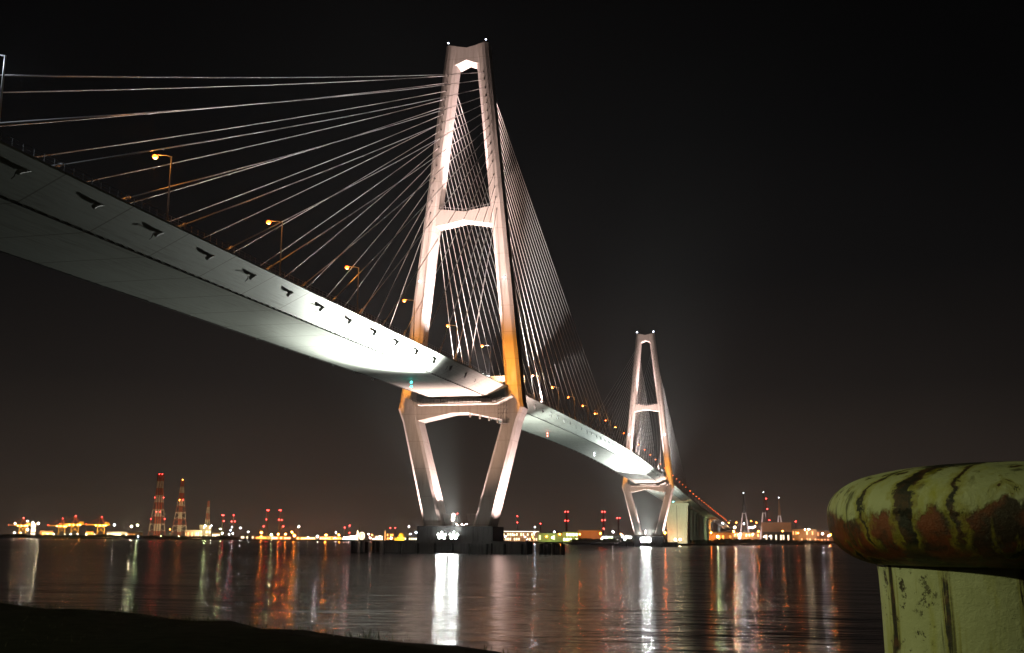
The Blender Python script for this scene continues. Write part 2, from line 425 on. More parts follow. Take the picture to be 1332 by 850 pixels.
# approach lamps in both rows, tiny
n = 0
for y in range(905, 1900, 52):
    o = copy_tree(lamp0); o.location = (16.6, y, ztop(y)+.3); n += 1
    tag(o, f'tiny orange lamp on the descending viaduct, {names[n-1]} past the end pier', 'street lamp', 'orange street lamps on the approach viaduct')

# overhead sign gantry at the near pylon
g = empty('sign_gantry', (0,26,ztop(26)), label='orange-brown overhead gantry beam spanning the road beside the near pylon', cat='gantry')
mb = MB()
for z in (5.4, 7.2):
    for y in (-.5,.5): mb.box((0,y,z),(32.6,.32,.32))
for i in range(17):
    x = -16+2*i
    for y in (-.5,.5): mb.tube((x,y,5.4),(x+(1 if i < 16 else 0),y,7.2),.09,n=4); mb.tube((x+1 if i < 16 else x,y,7.2),(x+2 if i < 16 else x,y,5.4),.09,n=4)
mb.box((0,.0,6.3),(32.4,.5,1.1)); mb.build('truss', M_RUST, g)
for x in (-16.2,16.2):
    mb = MB(); mb.box((x,0,3.6),(.45,.5,7.4)); mb.build('post', M_RUST, g)
mb = MB(); mb.box((-11.5,-.75,6.6),(2.6,.25,3.4)); mb.build('sign_panel', M_BLACK, g)
mb = MB()
for x, h in ((-5.2,.22),(-4.2,.22),(-3.2,.3),(-1.6,.9),(-.9,1.1),(.2,1.1),(1.6,.3),(2.4,.3)): MB().box((x,-.2,7.45+h/2),(.5,.3,h)).build('light_fitting', em('gantry_white', WHT, 9), g)
for sx in (-1,1):
    pass

# beacons on pylons
def beacon(loc, label, group, col, s, r=.45, name='beacon_light', cat='beacon light', post=.9):
    e = empty(name, loc)
    mb = MB(); mb.tube((0,0,-.05),(0,0,post),.12,n=6); mb.box((0,0,post-.05),(.5,.5,.12)); mb.build('bracket', M_STEEL, e)
    mb = MB(); mb.ball((0,0,post+r*.9), r, 10, 6); mb.build('lens', em(f'lens_{col}_{s}', col, s), e)
    return tag(e, label, cat, group)
BLU = (.72,.82,1.)
for ty, dz, nm in ((0,0,'near'),(590,1.,'far')):
    for sx, sn in ((-1,'left'),(1,'right')):
        beacon((sx*7.3, ty-3.0, 186.3+dz), f'white beacon on the {sn} tip of the {nm} pylon', 'white beacons on the pylons', BLU, 9 if ty == 0 else 30, .32 if ty == 0 else .5)
        e = empty('beacon_light', (sx*15.6, ty-4.0, 95.5+dz))
        mb = MB(); mb.box((0,-.1,0),(.7,.4,.5)); mb.build('bracket', M_STEEL, e)
        mb = MB(); mb.ball((0,-.6,0), .34 if ty == 0 else .55, 10, 6); mb.build('lens', em('lens_mid', BLU, 12 if ty==0 else 30), e)
        tag(e, f'small white light halfway up the {sn} leg of the {nm} pylon', 'beacon light', 'white beacons on the pylons')
def hang(loc, col, s, label, n=2):
    e = empty('navigation_light', loc)
    mb = MB(); mb.tube((0,0,.2),(0,0,-2.2),.08,n=6); mb.build('hanger', M_DSTEEL, e)
    mb = MB()
    for i in range(n): mb.ball((0,0,-1.0-1.3*i), .36, 8, 6)
    mb.build('lens', em(f'nav_{label[:5]}', col, s), e)
    tag(e, label, 'navigation light', 'navigation lights hung under the deck')
def zb(y): return ztop(y)-3.7
hang((0,-57,zb(-57)), (.05,.9,.75), 8, 'green pair of lamps hung under the deck left of the near pylon')
hang((0,149,zb(149)), (1,.1,.04), 10, 'red pair of lamps hung under the deck right of the near pylon')
hang((0,293,zb(293)), (.9,.95,1.), 12, 'white pair of lamps under the middle of the main span')
hang((0,441,zb(441)), (1,.2,.08), 5, 'faint red pair of lamps under the deck near the far pylon')
hang((0,841,zb(841)), (.1,.85,.9), 60, 'turquoise lamp hung under the deck just before the end pier', 1)

# ------------------------------------------------------------------ floodlights (fixtures + real lamps, some added fills)
def flood(loc, aim, r, col, s, label, size=1., bank=False):
    e = empty('floodlight', loc); e.rotation_euler = (Vector(aim)-Vector(loc)).to_track_quat('-Z','Y').to_euler()
    mb = MB()
    if bank: mb.box((0,0,.30),(r*3.9,r*2.5,.5)); mb.box((0,r*1.3,-.05),(r*3.9,.1,.6)); mb.box((0,-r*1.3,-.05),(r*3.9,.1,.6)); mb.box((0,0,.9),(.3,.3,1.))
    else: mb.tube((0,0,.05),(0,0,.9*size), r*1.12, r*.7, n=14)
    mb.build('housing', M_DSTEEL, e)
    mb = MB(); mb.tube((-r*1.3,0,.4),(-r*1.3,0,1.6*size),.08,n=5); mb.tube((r*1.3,0,.4),(r*1.3,0,1.6*size),.08,n=5); mb.tube((-r*1.3,0,1.6*size),(r*1.3,0,1.6*size),.08,n=5); mb.build('bracket', M_STEEL, e)
    if bank:
        q = r*.24
        for i, (x, y) in enumerate(((-1.15,.35),(0,1.15),(1.2,.3),(-.65,-.75),(.1,.1),(.75,-.7))):
            MB().tube((x*r*1.2, y*r*1.2, .0), (x*r*1.2, y*r*1.2, .045), q, n=12).build('lens', em(f'flood_{s}_{r}', col, s), e)
        return tag(e, label, 'floodlight', 'floodlights on the bridge')
    mb = MB(); mb.tube((0,0,-.02),(0,0,.04), r, n=16); mb.build('lens', em(f'flood_{s}_{r}', col, s), e)
    return tag(e, label, 'floodlight', 'floodlights on the bridge')
PINK = (1.,.70,.64); COOL = (.95,1.,.90)
CFG = dict(girder_front=1.0)
for ty, dz, nm in ((0,0,'near'),(590,1.,'far')):
    def L(loc): return (loc[0], loc[1]+ty, loc[2]+(dz if loc[2] > 20 else 0))
    # white floods on the footing: front pair (side nearer us), and rear pair
    for sgn, wh in ((-1,'front'),(1,'rear')):
        for x, sn in ((-3.6,'left'),(.6,'right')):
            p = L((x, sgn*10.6, 5.7)); aim = L((x+6, sgn*70, 34))
            if wh == 'front': flood(p, L((x+14, sgn*60, 14)), .85 if ty == 0 else 1.3, (.90,.95,.92), 850 if ty == 0 else 1500, f'dazzling white floodlight, the {sn} one on the {nm} pier', 1., True)
            else: flood(p, L((x+4, sgn*60, 40)), .5, WHT, 50, f'white floodlight behind the {nm} pier footing, the {sn} one')
        light('girder_flood', 'SPOT', L((3, sgn*11.2, 6.4)), K({(0,-1):8,(0,1):2.4,(590,-1):9,(590,1):2.8}[(ty,sgn)], 115), COOL, L((11, sgn*(106 if (ty,sgn)!=(590,-1) else 150), 53)), 24 if sgn < 0 else 36, 1., .6)
        if (ty, sgn) == (0, -1): light('girder_flood', 'SPOT', L((3, sgn*11.2, 6.4)), K(1.0, 120), COOL, L((9, sgn*122, 53)), 35, 1., .6)
        if (ty, sgn) != (0, -1): light('soffit_flood', 'SPOT', L((-1, sgn*11.2, 6.4)), K(.35 if ty == 0 else .5, 70), (1.,.95,.86), L((0, sgn*56, 53)), 62, 1., .6)
        if (ty, sgn) != (0, -1): light('span_flood', 'SPOT', L((2, sgn*11.2, 6.4)), K(.55, 180), (.86,1.,.93), L((4, sgn*200, 55)), 24, 1., .6)
    # pink uplighting of the lower legs, from the footing
    for sx, sn in ((-1,'left'),(1,'right')):
        for (lx, ly, tx, tyy, E, nm2) in ((-1.2*sx, 0, 13.2*sx, 0, 15, 'inner'), (24.2*sx, -3.5, 18.6*sx, 0, 22, 'outer')):
            p = L((lx, ly, 9.4 if nm2 == 'inner' else 4.6)); aim = L((tx, tyy, 36 if nm2 == 'inner' else 42))
            flood(p, aim, .35, PINK, 12, f'small pink floodlight at the {nm2} foot of the {sn} leg, {nm} pylon', .8)
            pp = Vector(p) + (Vector(aim)-Vector(p)).normalized()*.35
            light('leg_flood', 'SPOT', pp, K(E*.8, 18), PINK, aim, 105, .9, .3)
    # front faces
    for sx, sn in ((-1,'left'),(1,'right')):
        for sgn, wh in ((-1,'front'),(1,'rear')):
            y = sgn*62; p = L((sx*15.2, y, 0)); p = (p[0], p[1], ztop(p[1])+1.3)
            aim = L((sx*11, 0, 128))
            flood(p, aim, .35, PINK, 14, f'small floodlight, {sn} deck edge, aimed at the {wh} face of the {nm} pylon', .8)
            pp = Vector(p) + (Vector(aim)-Vector(p)).normalized()*.35
            light('pylon_flood', 'SPOT', pp, K(1.2, 100), (1.,.71,.62), aim, 68, 1., .3)
        # inner faces and beam soffits, from deck level at the leg roots
        p = L((sx*10.5, 0, 0)); p = (p[0], p[1], ztop(p[1])+.9); aim = L((-sx*13.0, 0, 104))
        flood(p, aim, .35, PINK, 14, f'small floodlight at the {sn} root of the {nm} pylon aimed at the opposite leg', .8)
        pp = Vector(p) + (Vector(aim)-Vector(p)).normalized()*.35
        light('inner_flood', 'SPOT', pp, K(5.5, 50), (1.,.80,.76), aim, 50, .8, .3)
        # from the upper crossbeam to the inner faces above and the portal soffit
        p = L((sx*6.5, 0, 122.9)); aim = L((-sx*4.8, 0, 160))
        flood(p, aim, .3, PINK, 14, f'small floodlight on the upper crossbeam of the {nm} pylon, {sn} one', .7)
        pp = Vector(p) + (Vector(aim)-Vector(p)).normalized()*.35
        light('upper_flood', 'SPOT', pp, K(3.2, 40), (1.,.70,.68), aim, 70, .8, .3)
        # added sodium-coloured spot without a fixture, for the leg root
        q = (sx*14.5, ty-24, ztop(ty-24)+5.5)
        light('sodium_fill', 'SPOT', q, K(2.0, 23), (1.,.36,.05), (sx*21, ty-3, 62), 150, 1., .4)
    for sx, sn in ((-1,'left'),(1,'right')):
        for sgn, wh in ((-1,'front'),(1,'rear')):
            y = ty+sgn*9; p = (sx*11.0, y, ztop(y)+1.); aim = (sx*13, y+sgn*100, ztop(y)+(56 if sgn < 0 else 66))
            flood(p, aim, .3, PINK, 14, f'small floodlight by the {sn} {wh} corner of the {nm} pylon aimed along the cables', .7)
            pp = Vector(p) + (Vector(aim)-Vector(p)).normalized()*.35
            light('cable_flood', 'SPOT', pp, K(1.1 if sgn < 0 else .75, 110), (1.,.94,.90), aim, 66, 1., .3)
    # added fill spot over open water, no fixture, brightening the lower frame
    light('lower_front_fill', 'SPOT', L((0,-46,3.5)), K(.5, 70), (1.,.60,.40), L((4,0,62)), 66, 1., .6)
# end pier green light
light('end_pier_flood', 'SPOT', (16, 800, 8), K(.8, 90), (.86,1.,.62), (0,884,26), 60, 1., 1.)
e = flood((16,799.5,7.6), (0,884,26), .4, (.8,1.,.6), 10, 'floodlight on the far bank aimed at the pale green end pier')

# ------------------------------------------------------------------ water, land, quay
def water_mat():
    m = bpy.data.materials.new('harbour_water'); m.use_nodes = True; nt = m.node_tree; b = nt.nodes['Principled BSDF']
    b.inputs['Base Color'].default_value = (.006,.008,.009,1); b.inputs['Roughness'].default_value = .175; b.inputs['IOR'].default_value = 1.33
    tc = nt.nodes.new('ShaderNodeTexCoord')
    mp = nt.nodes.new('ShaderNodeMapping'); mp.inputs['Rotation'].default_value = (0,0,-PSI); mp.inputs['Scale'].default_value = (.38,1.,1.)
    nt.links.new(tc.outputs['Object'], mp.inputs['Vector'])
    h = None
    for sc_, am, det in ((2.2,.035,4.),(.62,.19,3.),(.17,.42,3.),(.045,.75,3.)):
        n = N(nt, 'ShaderNodeTexNoise', Scale=sc_, Detail=det, Roughness=.55, Distortion=.3); nt.links.new(mp.outputs[0], n.inputs['Vector'])
        t = math_node(nt, 'MULTIPLY', n.outputs[0], am); h = t if h is None else math_node(nt, 'ADD', h, t)
    n3 = N(nt, 'ShaderNodeTexNoise', Scale=.010, Detail=4.); nt.links.new(mp.outputs[0], n3.inputs['Vector'])
    amp = nt.nodes.new('ShaderNodeMapRange'); amp.inputs[1].default_value=.38; amp.inputs[2].default_value=.62; amp.inputs[3].default_value=.45; amp.inputs[4].default_value=1.15
    nt.links.new(n3.outputs[0], amp.inputs[0])
    bp = nt.nodes.new('ShaderNodeBump'); bp.inputs['Distance'].default_value = 1.; bp.inputs['Strength'].default_value = 1.
    nt.links.new(math_node(nt, 'MULTIPLY', h, amp.outputs[0]), bp.inputs['Height']); nt.links.new(bp.outputs['Normal'], b.inputs['Normal'])
    return m
mb = MB(); S = 16000
mb.add([(-S,-S,0),(S,-S,0),(S,S,0),(-S,S,0)], [(0,1,2,3)])
tag(mb.build('water', water_mat()), kind='structure')
M_LAND = mat('dark_ground', (.035,.035,.028), .95, noise=.5, nscale=.02)
front = [(-420,2900),(0,2750),(180,2450),(300,2250),(430,2150),(600,2050),(735,1950),(742,1330),(800,1230),(868,1215),(935,1500),(1000,2050),(1100,2350),(1400,2800),(1900,3300)]
fp = [(lambda p: (p.x, p.y))(at(x, 700, d)) for x, d in front]
bk = [(lambda p: (p.x, p.y))(at(x, 700, 15000)) for x in (1900,666,-420)]
poly = fp + bk; mb = MB(); nP = len(poly)
mb.add([(x,y,2.6) for x,y in poly] + [(x,y,-2) for x,y in poly], [tuple(range(nP))] + [(i,(i+1)%nP,nP+(i+1)%nP,nP+i) for i in range(nP)])
tag(mb.build('ground', M_LAND), kind='structure')

# foreground quay
M_GRASSB = mat('quay_earth', (.010,.011,.007), .95, noise=.6, nscale=6, bump=.5)
M_GRASSB.node_tree.nodes['Principled BSDF'].inputs['Specular IOR Level'].default_value = .05
ed = [(60.,-334.),(80.,-344.5),(90,-349.4),(94.8,-351.8),(96.8,-352.7),(99.2,-354.0),(100.9,-355.0),(102.1,-355.7),(103.1,-356.2),(105,-357.0),(110,-359.0),(130,-366),(160,-376)]
mb = MB()
E2 = []
for (x0,y0),(x1,y1) in zip(ed, ed[1:]):
    k = max(1, int(math.hypot(x1-x0,y1-y0)/.5)) if 85 < x1 < 115 else 1
    for i in range(k):
        t = i/k; E2.append((x0+(x1-x0)*t+random.uniform(-.04,.04), y0+(y1-y0)*t+random.uniform(-.06,.06)))
E2.append(ed[-1]); nn = len(E2)
rows = []
for off, z, rnd in ((3.2,-1.,0),(1.2,2.6,.05),(.25,3.35,.05),(0,3.48,.03),(-.6,3.52,.03),(-2,3.5,.02),(-6,3.48,.0),(-60,3.5,0)):
    rows.append([(x+off*.42, y+off*.9, z+random.uniform(-rnd,rnd)) for x, y in E2])
mb.add([v for r in rows for v in r], [(j*nn+i, j*nn+i+1, (j+1)*nn+i+1, (j+1)*nn+i) for j in range(len(rows)-1) for i in range(nn-1)])
tag(mb.build('quay_bank', M_GRASSB, smooth=True), kind='structure')
mb = MB()
M_GR = mat('dry_grass', (.030,.038,.014), .8)
def blade(x, y, z, h, w):
    a = random.uniform(0, 2*PI); lx, ly = random.gauss(0,.35)*h, random.gauss(0,.35)*h
    dx, dy = math.cos(a)*w, math.sin(a)*w
    mb.add([(x-dx,y-dy,z),(x+dx,y+dy,z),(x+dx*.6+lx*.4,y+dy*.6+ly*.4,z+h*.6),(x-dx*.6+lx*.4,y-dy*.6+ly*.4,z+h*.6),(x+lx,y+ly,z+h)], [(0,1,2,3),(3,2,4)])
for i in range(9000):
    x, y = random.choice(E2[5:-3]); t = random.random()**2*3.; 
    blade(x+random.uniform(-.3,.3)-t*.42, y+random.uniform(-.15,.15)-t*.9, 3.46, random.uniform(.02,.07), .004)
for cx_, cy_, h, k in ((97.4,-353.05,.22,30),(98.9,-353.9,.10,25),(101.1,-355.1,.13,40),(100.2,-354.6,.10,30)):
    for i in range(k): blade(cx_+random.gauss(0,.16), cy_+random.gauss(0,.08), 3.47, h*random.uniform(.4,1.), .004)
tag(mb.build('grass', M_GR), kind='stuff', label='low dark grass and weeds along the quay edge', cat='grass')

# ------------------------------------------------------------------ bollard
def bollard_mat():
    m = bpy.data.materials.new('weathered_bollard_paint'); m.use_nodes = True; nt = m.node_tree; b = nt.nodes['Principled BSDF']
    tc = nt.nodes.new('ShaderNodeTexCoord'); sx = nt.nodes.new('ShaderNodeSeparateXYZ'); nt.links.new(tc.outputs['Object'], sx.inputs[0])
    Z = sx.outputs['Z']
    def noise(scale, vec_scale=(1,1,1), det=8., rough=.6, dist=0.):
        mp = nt.nodes.new('ShaderNodeMapping'); mp.inputs['Scale'].default_value = vec_scale; nt.links.new(tc.outputs['Object'], mp.inputs['Vector'])
        n = N(nt, 'ShaderNodeTexNoise', Scale=scale, Detail=det, Roughness=rough, Distortion=dist); nt.links.new(mp.outputs[0], n.inputs['Vector']); return n.outputs[0]
    def rng(v, a, c, lo=0., hi=1.):
        r = nt.nodes.new('ShaderNodeMapRange'); r.inputs[1].default_value=a; r.inputs[2].default_value=c; r.inputs[3].default_value=lo; r.inputs[4].default_value=hi
        r.interpolation_type = 'SMOOTHSTEP'; nt.links.new(v, r.inputs[0]); return r.outputs[0]
    paint = mixc(nt, rng(noise(7.), .35, .7), (.46,.47,.26), (.56,.57,.36))
    paint = mixc(nt, rng(noise(11., (1,1,.25)), .5, .68), paint, (.40,.38,.05))       # yellow algae runs
    # rust zone round the lower half of the cap, broken edge
    edge = math_node(nt, 'ADD', Z, math_node(nt, 'ADD', math_node(nt, 'MULTIPLY', noise(5., (1,1,.6), 12., .72), .20), math_node(nt, 'MULTIPLY', noise(38., (1,1,.8), 8., .7), .035)))
    rz = math_node(nt, 'MULTIPLY', rng(edge, 1.018, 1.004), rng(Z, .772, .785))
    rust = mixc(nt, rng(noise(14., det=10.), .4, .62), (.21,.045,.014), (.035,.018,.010))
    c = mixc(nt, rz, paint, rust)
    # dark runs down the cap and shaft
    rn = math_node(nt, 'ADD', noise(15., (1,1,.07), 7., .55, .5), math_node(nt, 'MULTIPLY', noise(42., (1,1,.5), 8., .7), .06))
    rm = rng(noise(4.1), .42, .50)
    c = mixc(nt, math_node(nt, 'MULTIPLY', math_node(nt, 'MULTIPLY', rng(rn, .565, .605), rm), .6), c, (.30,.26,.02))
    runs = math_node(nt, 'MULTIPLY', rng(rn, .605, .622), rm)
    c = mixc(nt, runs, c, mixc(nt, rng(noise(24., det=8.), .45, .6), (.016,.012,.008), (.09,.035,.012)))
    ang = nt.nodes.new('ShaderNodeMath'); ang.operation = 'ARCTAN2'; nt.links.new(sx.outputs['Y'], ang.inputs[0]); nt.links.new(sx.outputs['X'], ang.inputs[1])
    wob = math_node(nt, 'ADD', math_node(nt, 'MULTIPLY', math_node(nt, 'SUBTRACT', noise(5., (1,1,1.2), 8., .6), .5), .30), math_node(nt, 'MULTIPLY', math_node(nt, 'SUBTRACT', noise(34., det=8., rough=.7), .5), .16))
    capm = rng(Z, .80, .83)
    for a0, hw in ((-147, .012), (-133, .050), (-117, .018), (-92, .010)):
        d = math_node(nt, 'ABSOLUTE', math_node(nt, 'ADD', math_node(nt, 'SUBTRACT', ang.outputs[0], math.radians(a0)), wob))
        c = mixc(nt, math_node(nt, 'MULTIPLY', math_node(nt, 'MULTIPLY', rng(d, hw+.050, hw+.01), capm), .65), c, (.33,.29,.03))
        c = mixc(nt, math_node(nt, 'MULTIPLY', rng(d, hw+.012, hw-.008), capm), c, mixc(nt, rng(noise(24., det=8.), .45, .6), (.014,.011,.008), (.07,.030,.012)))
    fine = math_node(nt, 'MULTIPLY', rng(noise(13., (1,1,.06), 8., .6, .3), .60, .66), rng(noise(4.2), .40, .55))
    c = mixc(nt, math_node(nt, 'MULTIPLY', fine, .8), c, (.05,.045,.015))
    # chipped speckles
    sp = math_node(nt, 'MULTIPLY', rng(noise(26., det=10., rough=.78), .575, .59), rng(noise(5.), .46, .56))
    c = mixc(nt, sp, c, (.05,.035,.02))
    # dark scuffed belt low on the shaft
    belt = math_node(nt, 'MULTIPLY', rng(math_node(nt, 'ADD', Z, math_node(nt, 'MULTIPLY', noise(8., (1,1,2.5), 10., .7), .12)), .60, .54), rng(noise(16., (1,1,1.6), 10., .7), .47, .56))
    c = mixc(nt, belt, c, (.05,.042,.015))
    # cap top, black grime
    top = math_node(nt, 'MULTIPLY', rng(math_node(nt,'ADD', Z, math_node(nt,'MULTIPLY', noise(4.5), .05)), .995, 1.01), rng(noise(5.), .40, .50))
    c = mixc(nt, top, c, (.02,.018,.012))
    nt.links.new(c, b.inputs['Base Color'])
    b.inputs['Roughness'].default_value = .55
    bp = nt.nodes.new('ShaderNodeBump'); bp.inputs['Strength'].default_value = .5; bp.inputs['Distance'].default_value = .008
    hh = math_node(nt, 'ADD', math_node(nt, 'MULTIPLY', noise(60., det=10., rough=.75), 1.2), math_node(nt, 'ADD', math_node(nt, 'MULTIPLY', rz, -.9), math_node(nt, 'MULTIPLY', sp, -.9))); nt.links.new(hh, bp.inputs['Height']); nt.links.new(bp.outputs['Normal'], b.inputs['Normal'])
    return m
BD = 2.35
v = FW + RT*((1322-666)/FPX) - UP*((670-425)/FPX); BC = CAM + v*BD
bz0 = 3.5
boll = empty('mooring_bollard', (BC.x, BC.y, bz0), label='large weathered mushroom bollard with peeling pale green paint and rust, right foreground', cat='bollard')
s_ = BD/FPX
def lathe(prof, n=96):
    vs = []; 
    for r, z in prof:
        for i in range(n): t = 2*PI*i/n; vs.append((r*math.cos(t), r*math.sin(t), z))
    fs = [(k*n+i, k*n+(i+1)%n, (k+1)*n+(i+1)%n, (k+1)*n+i) for k in range(len(prof)-1) for i in range(n)]
    fs.append(tuple((len(prof)-1)*n+i for i in range(n)))
    mb = MB(); mb.add(vs, fs); return mb
cz = BC.z - bz0            # height of the widest part above the quay
RC = 236*s_; RS = 176*s_
def smooth_prof(pts, k=6):
    out = []
    for i in range(len(pts)-1):
        p0 = pts[max(i-1,0)]; p1 = pts[i]; p2 = pts[i+1]; p3 = pts[min(i+2,len(pts)-1)]
        for j in range(k):
            t = j/k
            out.append(tuple(.5*((2*p1[a])+(-p0[a]+p2[a])*t+(2*p0[a]-5*p1[a]+4*p2[a]-p3[a])*t*t+(-p0[a]+3*p1[a]-3*p2[a]+p3[a])*t**3) for a in (0,1)))
    out.append(pts[-1]); return out
cap = [(RS+.001, cz-65*s_),(190*s_, cz-62*s_),(209*s_, cz-54*s_),(224*s_, cz-42*s_),(233*s_, cz-27*s_),(237*s_, cz-8*s_),(234*s_, cz+14*s_),(218*s_, cz+34*s_),(186*s_, cz+49*s_),(128*s_, cz+60*s_),(60*s_, cz+65*s_),(.02, cz+67*s_)]
MBOL = bollard_mat()
lathe(smooth_prof(cap)).build('cap', MBOL, boll, smooth=True)
sh = [(RS+.16, -.12),(RS+.10, .03),(RS+.03, .10),(RS-6*s_, .2),(RS-4*s_, cz-170*s_),(RS-2*s_, cz-90*s_),(RS-.5*s_, cz-70*s_),(RS+1*s_, cz-63.5*s_)]
lathe(smooth_prof(sh)).build('shaft', MBOL, boll, smooth=True)
mb = MB(); mb.tube((0,0,-.25),(0,0,.015), RS+.26, n=48); mb.build('base_plate', M_DSTEEL, boll)
# park lamp behind the photographer that lights the bollard
pl_ = Vector((91.2,-365.6,3.5))
e = empty('park_lamp', pl_, label='quayside lamp post behind the camera lighting the bollard', cat='lamp post')
mb = MB(); mb.tube((0,0,0),(0,0,5.6),.08,.05,n=10); mb.build('pole', M_DSTEEL, e)
mb = MB(); mb.ball((0,0,5.85),.22,14,8); mb.build('globe', em('park_globe', (.85,1.,.45), 1.5), e)
light('park_light', 'POINT', pl_+Vector((0,0,6.2)), 3000, (.95,1.,.50), r=.25)

# ------------------------------------------------------------------ far shore
LM = [(-50,'left edge of the photo'),(28,'leftmost gantry crane'),(80,'second gantry crane'),(97,'third gantry crane'),(131,'rightmost gantry crane'),(204,'taller striped mast'),(232,'second striped mast'),(269,'small striped mast'),(300,'small striped mast pair of chimneys'),(355,'pair of chimneys with red lights'),(476,'big wheel'),(524,'golden domed building'),(560,'near pier'),(700,'flat roofed hall'),(767,'brown warehouse'),(843,'far pylon'),(895,'end pier'),(967,'leftmost distant pylon'),(993,'middle distant pylon'),(1013,'rightmost distant pylon')]
LM[8] = (297,'two small chimneys')
lamp_cnt = {}; cname = {'o':'orange','w':'white','g':'greenish white','p':'pinkish white','y':'warm yellow','r':'red','b':'bluish white'}
ccol = {'o':(1.,.20,.016),'w':(.95,.95,1.),'g':GRN,'p':(1.,.62,.58),'y':WRM,'b':(.6,.78,1.)}
LAMPS = [ # px, py, colour, strength, distance
 (50,681,'y',5200,2820),(20,681,'y',1500,2850),(36,678,'w',900,2850),(36,689,'w',2500,2830),(43,680,'y',2200,2830),(149,683,'w',1700,2700),(171,685,'y',5200,2600),(179,683,'g',3400,2610),
 (267,684,'g',2600,2500),(289,694,'g',2500,2420),(287,688,'g',900,2440),(302,686,'w',700,2420),(275,684,'w',500,2450),(298,695,'w',600,2400),(303,694,'w',500,2400),(300,690,'b',400,2400),
 (313,687,'w',900,2380),(323,692,'w',400,2400),(340,693,'o',4200,2380),(340,698,'o',1800,2360),(353,696,'g',3300,2350),(362,695,'o',5000,2350),(371.5,695,'o',4200,2350),(380,692.5,'o',3600,2350),(383,697,'o',9000,2300),(389,685,'w',1300,2400),(401,699,'y',500,2300),
 (413,698,'w',4200,2280),(424,696,'o',7000,2280),(441,696,'o',3800,2280),(437,693,'w',400,2300),(436,700,'y',400,2280),
 (479.5,695,'p',900,2260),(481.5,700,'p',1500,2240),(484,696,'o',600,2260),(490,700,'y',500,2240),(494,698,'y',500,2240),(509,700,'w',1800,2230),(532,685,'w',700,2300),(534,695,'w',900,2230),(541.5,693,'b',900,2230),(545,696,'b',900,2220),
 (594,682,'p',1300,2500),(601,682,'p',900,2500),(607,682,'p',1300,2500),(611,683,'p',700,2500),
 (657.5,698,'w',1100,2100),(668.5,696,'y',1700,2100),(683,698.5,'w',800,2080),(693,699,'o',900,2050),(696,686,'b',900,2100),(695.5,692.5,'b',900,2050),(721,692,'b',1000,2000),(711,698,'o',1000,1950),(728,695,'o',1500,1950),(735,695,'o',700,1950),(718.5,699.5,'g',400,1900),
 (754,695,'o',1500,1850),(781,694,'o',1500,1850),(797.5,692,'w',1500,1800),(788.5,699,'w',2400,1700),(783,701,'y',900,1700),(803,702,'w',1100,1650),(808,695,'o',1300,1800),(810,698,'w',900,1700),(815,698,'y',800,1700),(820,699,'w',1500,1650),(813,702,'w',600,1650),
 (865,693,'o',1800,1240),(878.5,702,'y',500,1240),(884.5,702,'y',500,1240),(925,693,'o',2200,1800),(933.5,698,'g',3000,1700),(948,701,'w',800,1900),(940,680.5,'w',900,1900),
 (956,686,'y',6500,2250),(954.5,691.5,'o',3600,2250),(963,695,'w',6000,2150),(962,700,'w',2000,2150),(967.5,681.5,'w',1600,2300),(975,686.5,'p',2600,2300),(979,686.5,'p',2600,2300),(982,685,'y',800,2300),(986.5,691.5,'o',2200,2250),(979.5,695,'y',700,2250),(994.5,698,'y',900,2200),(1001.5,697.5,'b',500,2200),
 (1010.5,695,'y',1000,2300),(1011.5,698.5,'y',800,2300),(1018,691,'o',1600,2300),(1019.5,694.5,'w',1500,2300),(1025,695.5,'b',1200,2300),(1038,693.5,'o',1700,2350),(1047,689,'y',900,2400),(1052,688.5,'y',2600,2400),(1070,694.5,'w',3000,2400),(1080.5,695.5,'o',3000,2400),(1078,697,'y',1600,2400),(948,680,'o',300,2300),(958,680,'o',300,2300),(977,678,'o',300,2300),(984,680,'o',300,2300)]
for x in range(448, 465, 3): LAMPS.append((x, 699.5-(x-448)*.12, 'p', 1300, 2260))
for i, x in enumerate([19,27,62,70,82,85,92,101,112.5,123,134,142,148,157]): LAMPS.append((x, [693,693,694.5,695,697,695,695.5,695,695.5,695.5,696,696,696,696][i], 'wygygwbwgwwggy'[i] if i < 14 else 'w', [300,160,150,250,260,120,420,170,420,190,420,280,160,200][i], 2750))
for x, y, c, s in ((180,698,'b',250),(195,697,'g',420),(209,697.5,'g',520),(215,698,'o',300),(222.5,698,'g',520),(232.5,698,'g',620),(246,698.5,'g',420),(256,699,'y',300),(272,699,'g',300),(299,699.5,'y',300),(308,699.5,'o',700)): LAMPS.append((x,y,c,s,2440))
LAMPS.sort()
pole_cache = {}
def shore_lamp(px, py, c, s, d):
    top = at(px, py, d); base = 2.6; h = max(.8, top.z-base)
    e = empty('harbour_lamp', (top.x, top.y, base))
    mb = MB(); mb.tube((0,0,0),(0,0,h-.2),.22,.14,n=5); mb.box((0,0,h-.1),(1.5,.5,.2), PSI); mb.build('mast', M_DSTEEL, e)
    mb = MB(); mb.ball((0,-.3,h-.25), .62+.36*math.sqrt(s/1500), 8, 6); mb.build('lamp_globe', em(f'shore_{c}_{int(s)}', ccol[c], 60+s*.10), e)
    seg = max([i for i, l in enumerate(LM) if l[0] < px] or [0])
    k = (seg, c, h > 14); lamp_cnt[k] = lamp_cnt.get(k, 0)+1
    q = names[lamp_cnt[k]-1]
    tag(e, f'{q} {cname[c]} {"high mast light" if h > 14 else "shore light"} right of the {LM[seg][1]}' if seg else f'{q} {cname[c]} light right of the left edge of the photo', 'shore light', 'lights on the far shore')
for l in LAMPS: shore_lamp(*l)
RED_M = em('red_beacon', RDC, 42)
def toward(p): # rotation so that local -Y faces the camera
    return math.atan2(p.y-CAM.y, p.x-CAM.x)-PI/2
